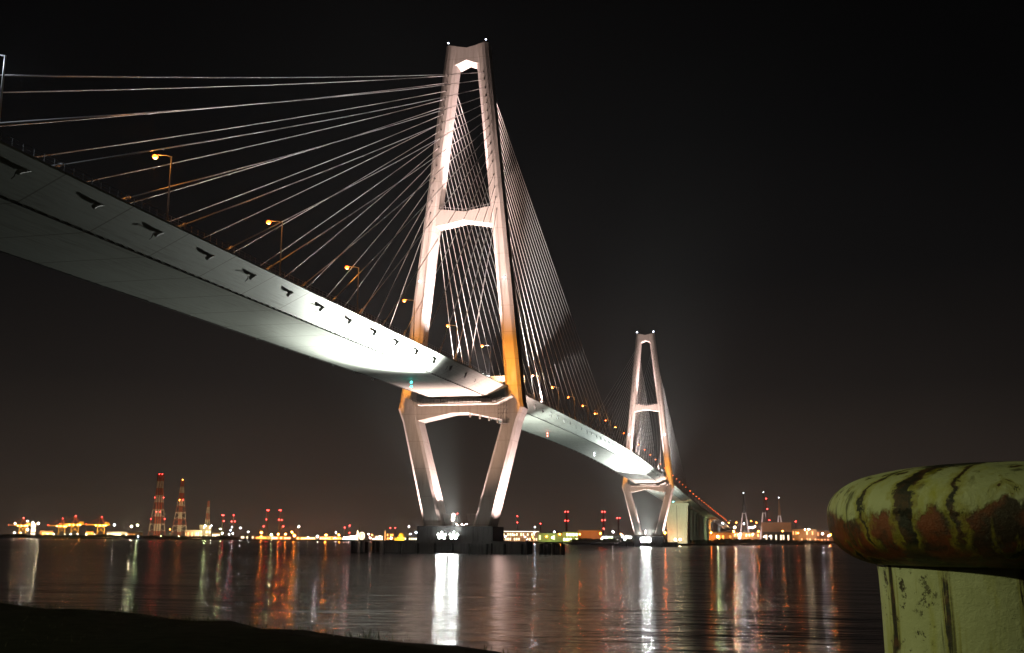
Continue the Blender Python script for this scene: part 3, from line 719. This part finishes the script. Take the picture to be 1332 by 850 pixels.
# gantry cranes
def make_crane():
    e = empty('gantry_crane', (0,0,0)); mb = MB()
    for x in (-9,9):
        for y in (-8,8): 
            g_ = MB(); g_.box((x,y,17),(1.6,1.6,34)); g_.build('leg', M_YEL, e)
    mb.box((0,-8,31),(20,1.6,2.2)); mb.box((0,8,31),(20,1.6,2.2)); mb.box((-9,0,14),(1.4,17,1.8)); mb.box((9,0,14),(1.4,17,1.8))
    mb.tube((-9,-8,14),(9,-8,31),.6,n=5); mb.tube((9,-8,14),(-9,-8,31),.6,n=5); mb.build('portal_frame', M_YEL, e)
    mb = MB(); mb.box((-8,0,35.2),(64,3.2,2.4)); mb.build('boom', M_YEL, e)
    mb = MB(); mb.tube((-7,-3,36),(0,0,56),.8,n=5); mb.tube((7,-3,36),(0,0,56),.8,n=5); mb.tube((-7,3,36),(0,0,56),.8,n=5); mb.tube((7,3,36),(0,0,56),.8,n=5)
    mb.tube((0,0,56),(-36,0,36.5),.35,n=4); mb.tube((0,0,56),(18,0,37),.35,n=4); mb.build('apex_frame', M_RED, e)
    mb = MB(); mb.box((15,0,39),(12,5,6)); mb.build('machinery_house', M_YEL, e)
    mb = MB(); mb.ball((0,0,57.2),.9,8,5); mb.build('beacon', RED_M, e)
    mb = MB(); mb.ball((-39,0,36.5),.5,8,5); mb.build('tip_light', em('tip_red', RDC, 90), e)
    mb = MB()
    for x in (-14,-4,6,12): MB().ball((x,-3.4,33.4),.7,8,5).build('work_light', em('crane_work', (1.,.45,.1), 200), e)
    return e
cr0 = None
for px, sc_, lab in ((29,.92,'leftmost yellow container crane, beside the brightest white glare'),(80,.92,'second yellow container crane from the left, boom to the left'),(97,1.05,'third yellow container crane, overlapping the second'),(131,1.02,'rightmost yellow container crane, standing apart')):
    o = make_crane() if cr0 is None else copy_tree(cr0)
    cr0 = cr0 or o; p = at(px, 692, 2850); o.location = (p.x, p.y, 2.6); o.rotation_euler = (0,0,toward(p)); o.scale = (sc_*.86,)*3
    tag(o, lab, 'crane', 'yellow cranes on the far left shore')
def warm_wash(px, d, z, E, r, col=(1.,.5,.15), dy=30):  # added spots without fixtures, aimed inland so the water doesn't mirror them
    p = at(px, 690, d-dy); light('wash_fill', 'SPOT', (p.x, p.y, z), K(E, r), col, (p.x+(p.x-CAM.x)*.02, p.y+(p.y-CAM.y)*.02, z+8), 140, .6, 1.)
for px in (30,88,131): warm_wash(px, 2850, 22, 2.4, 40, (1.,.55,.15), 36)
warm_wash(206, 2500, 30, .5, 60, (1.,.66,.36), 60); warm_wash(234, 2500, 30, .4, 60, (1.,.66,.36), 60); warm_wash(268, 2500, 14, 1.2, 40, (1.,.8,.4), 40)
# striped lattice masts
MM_R = mat('mast_red', (.34,.085,.045), .6, noise=.2, nscale=.5); MM_W = mat('mast_white', (.52,.48,.40), .6, noise=.2, nscale=.5)
def striped_mast(px, ytop, ybase, d, wb_, wt_, bands, label, tubes=3, beacons=()):
    b = at(px, ybase, d); t = at(px, ytop, d); H = t.z-2.6
    e = empty('striped_mast', (b.x, b.y, 2.6), toward(b), label, 'mast', 'red and white striped masts')
    mr, mw = MB(), MB()
    def W(z): 
        k = min(1., max(0., z/H)); return wb_*(1-k)**1.15 + wt_*(1-(1-k)**1.15)
    nseg = bands
    for i in range(nseg):
        z0, z1 = H*i/nseg, H*(i+1)/nseg; m = MB(); isr = (nseg-i) % 2
        w0, w1 = W(z0)/2, W(z1)/2
        for sx in (-1,1):
            for sy in (-1,1): m.tube((sx*w0, sy*w0, z0), (sx*w1, sy*w1, z1), .55, n=4)
        for sy in (-1,1):
            m.tube((-w0, sy*w0, z0), (w1, sy*w1, z1), .28, n=4); m.tube((w0, sy*w0, z0), (-w1, sy*w1, z1), .28, n=4)
            m.tube((-w1, sy*w1, z1), (w1, sy*w1, z1), .35, n=4)
        for sx in (-1,1): m.tube((sx*w0,-w0,z0),(sx*w1,w1,z1),.28,n=4); m.tube((sx*w1,-w1,z1),(sx*w1,w1,z1),.3,n=4)
        for k in range(tubes):
            x = (k-(tubes-1)/2)*wt_*.62; m.tube((x,0,z0),(x,0,z1), wt_*.24, n=8)
        m.build('red_section' if isr else 'white_section', MM_R if isr else MM_W, e)
    
    for fz, fx, col in beacons:
        mb = MB(); mb.ball((fx*(W(fz*H)/2+.8), -W(fz*H)/2-1, fz*H), .75, 8, 5); mb.build('beacon', em('mast_'+('r' if col == RDC else 'w'), col, 35 if col == RDC else 60), e)
    return e
striped_mast(204, 617, 692, 2500, 36, 8.5, 9, 'tallest red and white striped lattice mast on the left shore', 3, [(1.,-.6,RDC),(1.,.6,RDC),(.63,-1,RDC),(.63,1,RDC),(.41,-.3,RDC),(.41,.3,RDC),(.30,-1,RDC),(.30,1,RDC),(.14,1.6,SOD)])
striped_mast(233, 625, 693, 2500, 34, 4.5, 9, 'second red and white striped mast, just right of the tallest', 3, [(1.01,0,WHT),(.66,-.5,WHT),(.66,.5,RDC)])
striped_mast(269, 652, 692, 2550, 14, 3.4, 6, 'small red and white striped mast above a pale block', 1)
# chimneys with red lamps
def chimney(px, ytop, d, reds, label, w=4., pair=0, group='slender dark chimneys with red lamps'):
    t = at(px, ytop, d); H = t.z-2.6
    e = empty('chimney', (t.x, t.y, 2.6), toward(t), label, 'chimney', group)
    mb = MB(); mb.tube((0,0,0),(0,0,H), w*.62, w*.4, n=12); mb.tube((0,0,H-1),(0,0,H+.4), w*.5, n=12); mb.build('stack', M_DSTEEL, e)
    mb = MB(); mb.tube((0,0,H*.5),(0,0,H*.5+.8), w*.8, n=12); mb.build('platform', M_DSTEEL, e)
    for y, dx in reds:
        z = at(px, y, d).z-2.6
        mb = MB(); mb.ball((dx*d/FPX, -w*.9, z), .9, 8, 5); mb.build('beacon', RED_M if abs(dx) < 9 else RED_M, e)
    return e
chimney(290,670,2500,[(670.5,-.8),(670.5,.8),(678,1.6)],'left one of the two chimneys near the small striped mast')
chimney(304,670,2500,[(670.5,0),(678.5,-2),(678.5,2)],'right one of the two chimneys near the small striped mast')
chimney(348.5,664,2500,[(664,-.8),(664,.9),(676,-1.2),(685,-4)],'left chimney of the pair with bright red tops behind orange lamps')
chimney(364.5,664,2500,[(664,-.9),(664,.8),(676.5,-1),(676.5,2.4),(685,4.6)],'right chimney of the pair with bright red tops behind orange lamps')
chimney(455,683,2500,[(684,0),(693.5,0)],'thin mast with two red lamps left of the big wheel', 2)
chimney(448.5,686,2500,[(686.5,0)],'short mast with one red lamp left of the big wheel', 2)
chimney(595,668,2500,[(668.5,0)],'lone red lamp mast seen between the near pylon legs', 2.4)
chimney(673,671,2400,[(671.5,0),(680,0)],'slim chimney right of the near pylon with two red lamps', 3)
chimney(703,681,2400,[(681.5,0)],'short mast with a dim red lamp over the dark rounded roof', 2)
chimney(737,666,2400,[(666,-1.8),(666,1.8),(677.5,-1.9),(677.5,1.9)],'chimney with two rows of red lamps above the dark rounded roof', 5)
chimney(785,665.5,2300,[(666,-1.6),(666,1.6),(677,-1.9),(677,1.9),(688,0)],'tall chimney with three levels of red lamps left of the far pylon', 4.6)
chimney(804.5,673.5,2300,[(674,-1.5),(674,1.5)],'chimney with one red level just left of the far pylon', 3.6)
chimney(508,687,2500,[(687,-.2)],'mast with a red lamp left of the golden dome', 2)
chimney(514,687,2500,[(687,0)],'mast with a dim red lamp beside the golden dome', 2)
chimney(543,687,2500,[(687.5,0)],'mast with a red lamp right of the golden dome', 2)
chimney(996.5,648,2500,[(649,0),(662.5,1),(677,3)],'dark mast with three red lamps behind the middle distant pylon', 4)
chimney(1035,678,2500,[(678.5,0)],'short mast with a red lamp left of the bollard', 2)
chimney(894,688,1300,[],'squat dark vent stack at the foot of the end pier', 3)
# buildings
def building(px0, px1, ytop, d, depth, col, label, windows=None, roof='flat', emitcol=None, name='warehouse', cat='building', base=2.6, group=None):
    a, b = at(px0, ytop, d), at(px1, ytop, d); c = (a+b)/2; W_ = math.hypot(a.x-b.x, a.y-b.y); H = max(2., c.z-base); rz = toward(c)
    e = empty(name, (c.x, c.y, base), rz, label, cat, group)
    mb = MB(); mb.box((0, depth/2, H/2), (W_, depth, H)); mb.build('wall', col, e)
    mb = MB()
    if roof == 'flat': mb.box((0, depth/2, H+.35), (W_+1.2, depth+1.2, .7))
    elif roof == 'gable':
        h2 = min(4, W_*.15); mb.add([(-W_/2-.6,-.6,H),(W_/2+.6,-.6,H),(W_/2+.6,depth+.6,H),(-W_/2-.6,depth+.6,H),(-W_/2-.6,depth/2,H+h2),(W_/2+.6,depth/2,H+h2)], [(0,1,5,4),(2,3,4,5),(0,4,3),(1,2,5),(3,2,1,0)])
    mb.build('roof', M_DSTEEL, e)
    if windows:
        nx, nz, wc, ws, frac = windows
        for j in range(nz):
            for i in range(nx):
                if random.random() > frac: continue
                mb = MB(); cw = W_/nx; chh = H/nz
                mb.box((-W_/2+cw*(i+.5), -.12, chh*(j+.5)), (cw*.55, .2, chh*.5)); mb.build('window', em(f'win_{wc}_{ws}', wc, ws), e)
    return e
C_BR = mat('brown_cladding', (.30,.19,.10), .8, noise=.2, nscale=.05); C_PL = mat('pale_cladding', (.5,.46,.38), .8, noise=.2, nscale=.05); C_DK = mat('dark_cladding', (.06,.06,.05), .8, noise=.3, nscale=.05); C_GN = mat('green_cladding', (.3,.32,.16), .8, noise=.2, nscale=.05)
building(41,47,681,2840,20,C_PL,'small pale block glowing under the white glare beside the leftmost crane',(2,3,WRM,6,.9))
building(52,69,691,2800,25,C_BR,'low orange lit shed right of the leftmost crane',(6,1,SOD,5,.8))
building(112,122,689.5,2800,25,C_BR,'low orange lit shed between the third and fourth cranes',(5,1,SOD,5,.8))
building(139,166,692,2650,25,C_PL,'long low pale shed right of the cranes',(10,1,WRM,2.5,.7))
building(166,186,693,2600,25,C_BR,'low brown shed under the two strongest left lamps',(6,1,SOD,2,.6))
building(241,262,690,2520,30,C_PL,'long pale warehouse left of the small striped mast',(8,1,SOD,1.2,.5))
building(260,275,683.5,2540,30,C_PL,'pale cube block below the small striped mast',(4,3,WRM,2.5,.5))
building(276,286,693,2450,20,C_BR,'low lit kiosk right of the small striped mast',(5,1,WRM,4,.9))
building(311,330,697,2380,20,C_DK,'low dark shed with a few lit windows near the left chimneys',(8,1,WRM,4,.5))
building(330,352,698,2360,20,C_BR,'low shed beneath the leftmost strong orange lamps',(8,1,SOD,5,.7))
building(353,378,698.5,2360,20,C_BR,'low shed below the row of orange lamps',(9,1,WRM,4,.8))
building(386,410,699,2310,20,C_BR,'low shed with green and orange windows right of the orange lamp row',(9,1,GRN,2.5,.7))
building(416,444,698.5,2300,20,C_BR,'low shed between the two orange lamp clusters',(10,1,SOD,4,.8))
building(445,464,700,2260,12,C_PL,'low quayside hall with a white strip of light',(8,1,WHT,7,1.))
building(484,498,697,2260,14,C_BR,'small amusement hall with warm windows right of the big wheel',(6,2,WRM,6,.7))
building(503,512,694,2280,14,C_BR,'brown block with orange windows left of the golden dome',(4,2,SOD,5,.8))
building(526,548,699,2230,14,C_DK,'low dark hall right of the golden dome',(8,1,WRM,4,.6))
building(651,702,692.6,2120,40,C_BR,'wide flat roofed hall with a lit eave right of the near pier',(18,2,WRM,2.2,.5))
mbx = at(676,691.6,2118); e2 = empty('eave_light', (mbx.x, mbx.y, mbx.z), toward(mbx), 'long white lit eave strip on the flat roofed hall', 'light strip')
mb = MB(); mb.box((0,-1,0),(74,.8,.9)); mb.build('tube', em('eave', (1.,.8,.6), 3.0), e2); mb = MB(); mb.box((0,-.2,0),(76,.6,1.4)); mb.build('housing', M_DSTEEL, e2)
building(700,732,694,1950,30,C_GN,'olive lit shed under the dark rounded roof',(7,1,GRN,1.2,.5))
o = building(732,752,692.5,1900,30,C_GN,'greenish hall with very bright windows right of the dark rounded roof',(5,2,GRN,7,.55))
building(752,782,690.5,1880,40,C_BR,'tall brown warehouse with plain walls left of the far pylon')
building(783,826,697,1720,30,C_DK,'dark terminal building with bright openings beside the far pier',(12,2,GRN,5,.45))
building(896,952,693,1850,30,C_BR,'orange lit shed under the approach viaduct',(12,1,SOD,1.6,.5))
building(950,988,693,2300,30,C_BR,'brown shed below the leftmost distant pylon',(10,2,SOD,3,.4))
building(990,1029,680,2350,50,C_BR,'large plain brown warehouse below the distant pylons')
building(992,1030,692.5,2280,20,C_DK,'low front building with coloured windows before the brown warehouse',(12,1,WRM,3,.5))
building(1030,1062,689,2420,40,C_BR,'long brown shed left of the bollard',(9,2,SOD,1.,.4))
building(1062,1100,691,2450,40,C_BR,'brown shed partly hidden by the bollard',(9,2,SOD,1.5,.4))
building(1100,1180,690,2500,40,C_DK,'dark shed hidden behind the bollard')
# added washes over those brown walls
for px, d, z, E, r, c_, dy in ((767,1880,16,1.0,45,(1.,.42,.12),45),(1010,2350,24,.75,70,(1.,.45,.2),60),(680,2120,12,.9,40,(1.,.6,.3),40),(740,1900,10,1.,30,(.9,1.,.35),28),(716,1950,8,.8,30,(.8,1.,.35),25),(255,2520,10,1.3,40,(1.,.5,.2),30),(265,2530,14,1.2,30,(1.,.8,.4),24),(925,1850,10,1.6,40,(1.,.4,.1),28),(1050,2420,14,.8,50,(1.,.45,.15),40),(968,2300,14,2.,40,(1.,.6,.3),30),(360,2350,10,3.,40,(1.,.45,.12),25),(395,2310,10,1.4,40,(1.,.6,.2),25),(430,2300,10,2.5,40,(1.,.45,.12),25),(152,2650,10,1.2,40,(1.,.7,.4),25),(60,2800,10,2.,40,(1.,.5,.2),25),(895,1230,10,1.,20,(1.,.4,.1),15)):
    warm_wash(px, d, z, E, r, c_, dy)
# golden dome
p = at(521.5, 700, 2270); e = empty('domed_building', (p.x,p.y,2.6), toward(p), 'golden yellow floodlit domed building left of the near pier', 'building')
M_GOLD = mat('gold_dome_paint', (.8,.5,.05), .5, noise=.1, nscale=.1)
mb = MB(); mb.box((0,0,3.5),(16,14,7)); mb.build('wall', M_GOLD, e)
mb = MB(); mb.ball((0,0,8),6.2,16,10,1.25); mb.build('dome', M_GOLD, e, smooth=True)
mb = MB(); mb.box((-10,0,3),(6,8,6)); mb.box((9.5,0,2.4),(4,8,4.8)); mb.build('wing', M_GOLD, e)
q = at(521.5, 700, 2245); light('dome_wash','POINT',(q.x,q.y,8),K(4.5,20),(1.,.72,.15),r=1)
# ferris wheel
p = at(470.5, 700, 2265); e = empty('ferris_wheel', (p.x,p.y,2.6), toward(p), 'small pale lit big wheel on the shore left of the piles', 'ferris wheel')
M_WH = em('wheel_light', (1.,.72,.40), 5)
mb = MB(); R_ = 5.6
for i in range(24):
    a, b2 = 2*PI*i/24, 2*PI*(i+1)/24; c_ = (0,0,8.5)
    mb.tube((R_*math.cos(a),0,8.5+R_*1.25*math.sin(a)),(R_*math.cos(b2),0,8.5+R_*1.25*math.sin(b2)),.45,n=5)
    if i % 2 == 0: mb.tube((0,0,8.5),(R_*math.cos(a),0,8.5+R_*1.25*math.sin(a)),.3,n=4)
mb.build('wheel', M_WH, e)
mb = MB(); mb.tube((-4,1,0),(0,1,8.5),.4,n=5); mb.tube((4,1,0),(0,1,8.5),.4,n=5); mb.build('support', M_STEEL, e)
def spire(px, ytop, d, w, m, label, name='slim_tower'):
    t = at(px, ytop, d); H = t.z-2.6; e = empty(name, (t.x,t.y,2.6), toward(t), label, 'tower')
    mb = MB(); mb.box((0,0,H*.4),(w,w,H*.8)); mb.build('shaft', m, e)
    mb = MB(); mb.box((0,0,H*.9),(w*.9,w*.9,H*.2), 0, .15); mb.build('tip', m, e)
spire(468,682.5,2300,2.6,C_DK,'dark pointed spire behind the big wheel')
spire(465.3,690,2280,2.4,M_WH,'short glowing yellow tower left of the big wheel')
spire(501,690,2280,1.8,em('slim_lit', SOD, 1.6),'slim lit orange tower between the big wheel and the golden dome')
# domed arena / dark hill
p = at(722, 697, 2300); e = empty('domed_arena', (p.x,p.y,2.6), toward(p), 'dark rounded arena roof right of the near pier', 'arena')
mb = MB(); rings = []
for j in range(8):
    t = j/7*PI/2; r = math.cos(t); rings.append([(38*(.02+r)*math.cos(a*PI/16), 26*(.02+r)*math.sin(a*PI/16), 8+13*math.sin(t)) for a in range(32)])
mb.loft(rings); mb.build('roof', C_DK, e, smooth=True)
mb = MB(); mb.loft([[(38*math.cos(a*PI/16), 25.5*math.sin(a*PI/16), z) for a in range(32)] for z in (0,8.3)]); mb.build('wall', C_DK, e)
# distant bridge pylons
for px, yt, yb, wb_, lab in ((967,642,686,13,'leftmost distant A-shaped pylon, pinkish legs'),(993,641,686,12,'middle distant A-shaped pylon, pinkish legs'),(1013,648,682,8.5,'rightmost and smallest distant pylon')):
    d = 3300; t = at(px, yt, d); H = t.z-2.6; W_ = wb_*d/FPX; e = empty('distant_pylon', (t.x,t.y,2.6), toward(t), lab, 'pylon', 'distant pylons beyond the right shore')
    for s in (-1,1):
        mb = MB(); mb.loft([[(s*xx+dx, dy, z) for dx, dy in ((-w,-2.5),(w,-2.5),(w,2.5),(-w,2.5))] for xx, w, z in ((W_/2,2.3,0),(W_*.13,1.6,H*.62))]); mb.build('leg', M_WHITE, e)
    mb = MB(); mb.box((0,0,H*.6),(W_*.32,4.4,3.2)); mb.build('crossbeam', M_WHITE, e)
    mb = MB(); mb.loft([[(dx*w,dy,z) for dx, dy in ((-1,-2.5),(1,-2.5),(1,2.5),(-1,2.5))] for w, z in ((W_*.14+1.2,H*.60),(1.3,H))]); mb.build('mast', C_DK if px != 1013 else C_BR, e)
    mb = MB(); mb.ball((0,0,H+1),1.1,8,5); mb.build('beacon', em('dist_b', BLU, 22), e)
    q = at(px, 690, d-60); light('distant_wash','SPOT',(q.x,q.y,24),K(.7,60),(1.,.72,.7),(t.x,t.y,50),120,.6,1.)
# tree masses and low breakwater
def treeline(x0, x1, d0, d1, h, label, n):
    mb = MB()
    for i in range(n):
        t = i/n; px = x0+(x1-x0)*t; d = d0+(d1-d0)*t + random.uniform(0,20); p = at(px, 700, d); hh = h*random.uniform(.6,1.)
        for k in range(7):
            c = (p.x+random.gauss(0,3), p.y+random.gauss(0,3), 2.6+hh*random.uniform(.3,.75)); r = hh*random.uniform(.18,.34)
            vs = []
            for _ in range(14):
                a = random.uniform(0,2*PI); z = random.uniform(-1,1); q = math.sqrt(1-z*z)
                cx_, cy_, cz_ = c[0]+r*q*math.cos(a), c[1]+r*q*math.sin(a), c[2]+r*z
                u = Vector((random.gauss(0,1),random.gauss(0,1),random.gauss(0,1))).normalized()*r*.5; w = u.orthogonal().normalized()*r*.5
                o_ = Vector((cx_,cy_,cz_)); mb.add([o_-u, o_+w, o_+u, o_-w], [(0,1,2,3)])
    tag(mb.build('tree_line', mat('dark_foliage', (.04,.05,.025), .9)), label, 'trees', kind='stuff')
treeline(0, 175, 2740, 2460, 7.5, 'dark line of trees below the cranes on the left shore', 170)
treeline(175, 310, 2460, 2260, 6.5, 'dark hedge of trees below the striped masts', 130)
treeline(745, 935, 1310, 1420, 5.2, 'dark bank of bushes either side of the far pier', 160)
treeline(935, 1110, 1510, 2360, 7.5, 'dark trees along the right shore left of the bollard', 150)

# ------------------------------------------------------------------ sky and night light
w = bpy.data.worlds.new('World'); sc.world = w; w.use_nodes = True; nt = w.node_tree; bg = nt.nodes['Background']; out = nt.nodes['World Output']
sky = nt.nodes.new('ShaderNodeTexSky'); sky.sky_type = 'NISHITA'; sky.sun_disc = False; sky.sun_elevation = math.radians(-6); sky.sun_rotation = math.radians(200)
nt.links.new(sky.outputs[0], bg.inputs['Color']); bg.inputs['Strength'].default_value = .02
tc = nt.nodes.new('ShaderNodeTexCoord'); sx = nt.nodes.new('ShaderNodeSeparateXYZ'); nt.links.new(tc.outputs['Generated'], sx.inputs[0])
rp = nt.nodes.new('ShaderNodeValToRGB'); el = rp.color_ramp.elements
el[0].position = 0.; el[0].color = (.056,.038,.027,1); el[1].position = 1.; el[1].color = (.0012,.0012,.0013,1)
for p_, c_ in ((.06,(.031,.0235,.0190)),(.14,(.0145,.0120,.0108)),(.24,(.0070,.0066,.0066)),(.36,(.0038,.0038,.0040)),(.52,(.0021,.0020,.0021))):
    q = el.new(p_); q.color = (*c_, 1)
nt.links.new(math_node(nt, 'ABSOLUTE', sx.outputs['Z']), rp.inputs[0])
# the city glow is strongest toward the middle of the bay and fades to the upper left
dv = nt.nodes.new('ShaderNodeVectorMath'); dv.operation = 'DOT_PRODUCT'; nt.links.new(tc.outputs['Generated'], dv.inputs[0]); dv.inputs[1].default_value = (math.sin(math.radians(-15)), math.cos(math.radians(-15)), 0)
az = nt.nodes.new('ShaderNodeMapRange'); az.inputs[1].default_value = .82; az.inputs[2].default_value = .97; az.inputs[3].default_value = .5; az.inputs[4].default_value = 1.; nt.links.new(dv.outputs['Value'], az.inputs[0])
cl = N(nt, 'ShaderNodeTexNoise', Scale=2.2, Detail=4.); nt.links.new(tc.outputs['Generated'], cl.inputs['Vector'])
clr = nt.nodes.new('ShaderNodeMapRange'); clr.inputs[1].default_value=.3; clr.inputs[2].default_value=.7; clr.inputs[3].default_value=.86; clr.inputs[4].default_value=1.14; nt.links.new(cl.outputs[0], clr.inputs[0])
bg2 = nt.nodes.new('ShaderNodeBackground'); nt.links.new(rp.outputs[0], bg2.inputs['Color']); nt.links.new(math_node(nt, 'MULTIPLY', az.outputs[0], clr.outputs[0]), bg2.inputs['Strength'])
ad = nt.nodes.new('ShaderNodeAddShader'); nt.links.new(bg.outputs[0], ad.inputs[0]); nt.links.new(bg2.outputs[0], ad.inputs[1]); nt.links.new(ad.outputs[0], out.inputs['Surface'])
sl = bpy.data.lights.new('night_fill','SUN'); sl.energy = .008; sl.angle = math.radians(.5); sl.color = (1.,.93,.82); so = bpy.data.objects.new('night_fill', sl); COL.objects.link(so); so.rotation_euler = (math.radians(50), 0, math.radians(40))  # added faint sun lamp that brings out dim silhouettes

# humid night air
hz = MB(); hz.box((0, 1400, 107), (7000, 5200, 220)); ho = hz.build('haze', mat('haze_tmp'))
hm = bpy.data.materials.new('night_air'); hm.use_nodes = True; hn = hm.node_tree; hn.nodes.remove(hn.nodes['Principled BSDF'])
pv = hn.nodes.new('ShaderNodeVolumePrincipled'); pv.inputs['Color'].default_value = (.9,.9,.92,1); pv.inputs['Density'].default_value = HAZE; pv.inputs['Anisotropy'].default_value = .86
hn.links.new(pv.outputs[0], hn.nodes['Material Output'].inputs['Volume']); ho.data.materials.clear(); ho.data.materials.append(hm); tag(ho, kind='stuff')

sc.view_settings.view_transform = 'Standard'; sc.view_settings.look = 'None'; sc.view_settings.exposure = 0; sc.view_settings.gamma = 1; sc.view_settings.use_curve_mapping = False
sc.render.engine = 'CYCLES'
cy = sc.cycles; cy.use_denoising = True; cy.use_light_tree = True; cy.max_bounces = 5; cy.diffuse_bounces = 2; cy.glossy_bounces = 3; cy.sample_clamp_indirect = 4; cy.caustics_reflective = False; cy.caustics_refractive = False
cy.use_adaptive_sampling = True; cy.adaptive_threshold = .01
sc.render.film_transparent = False
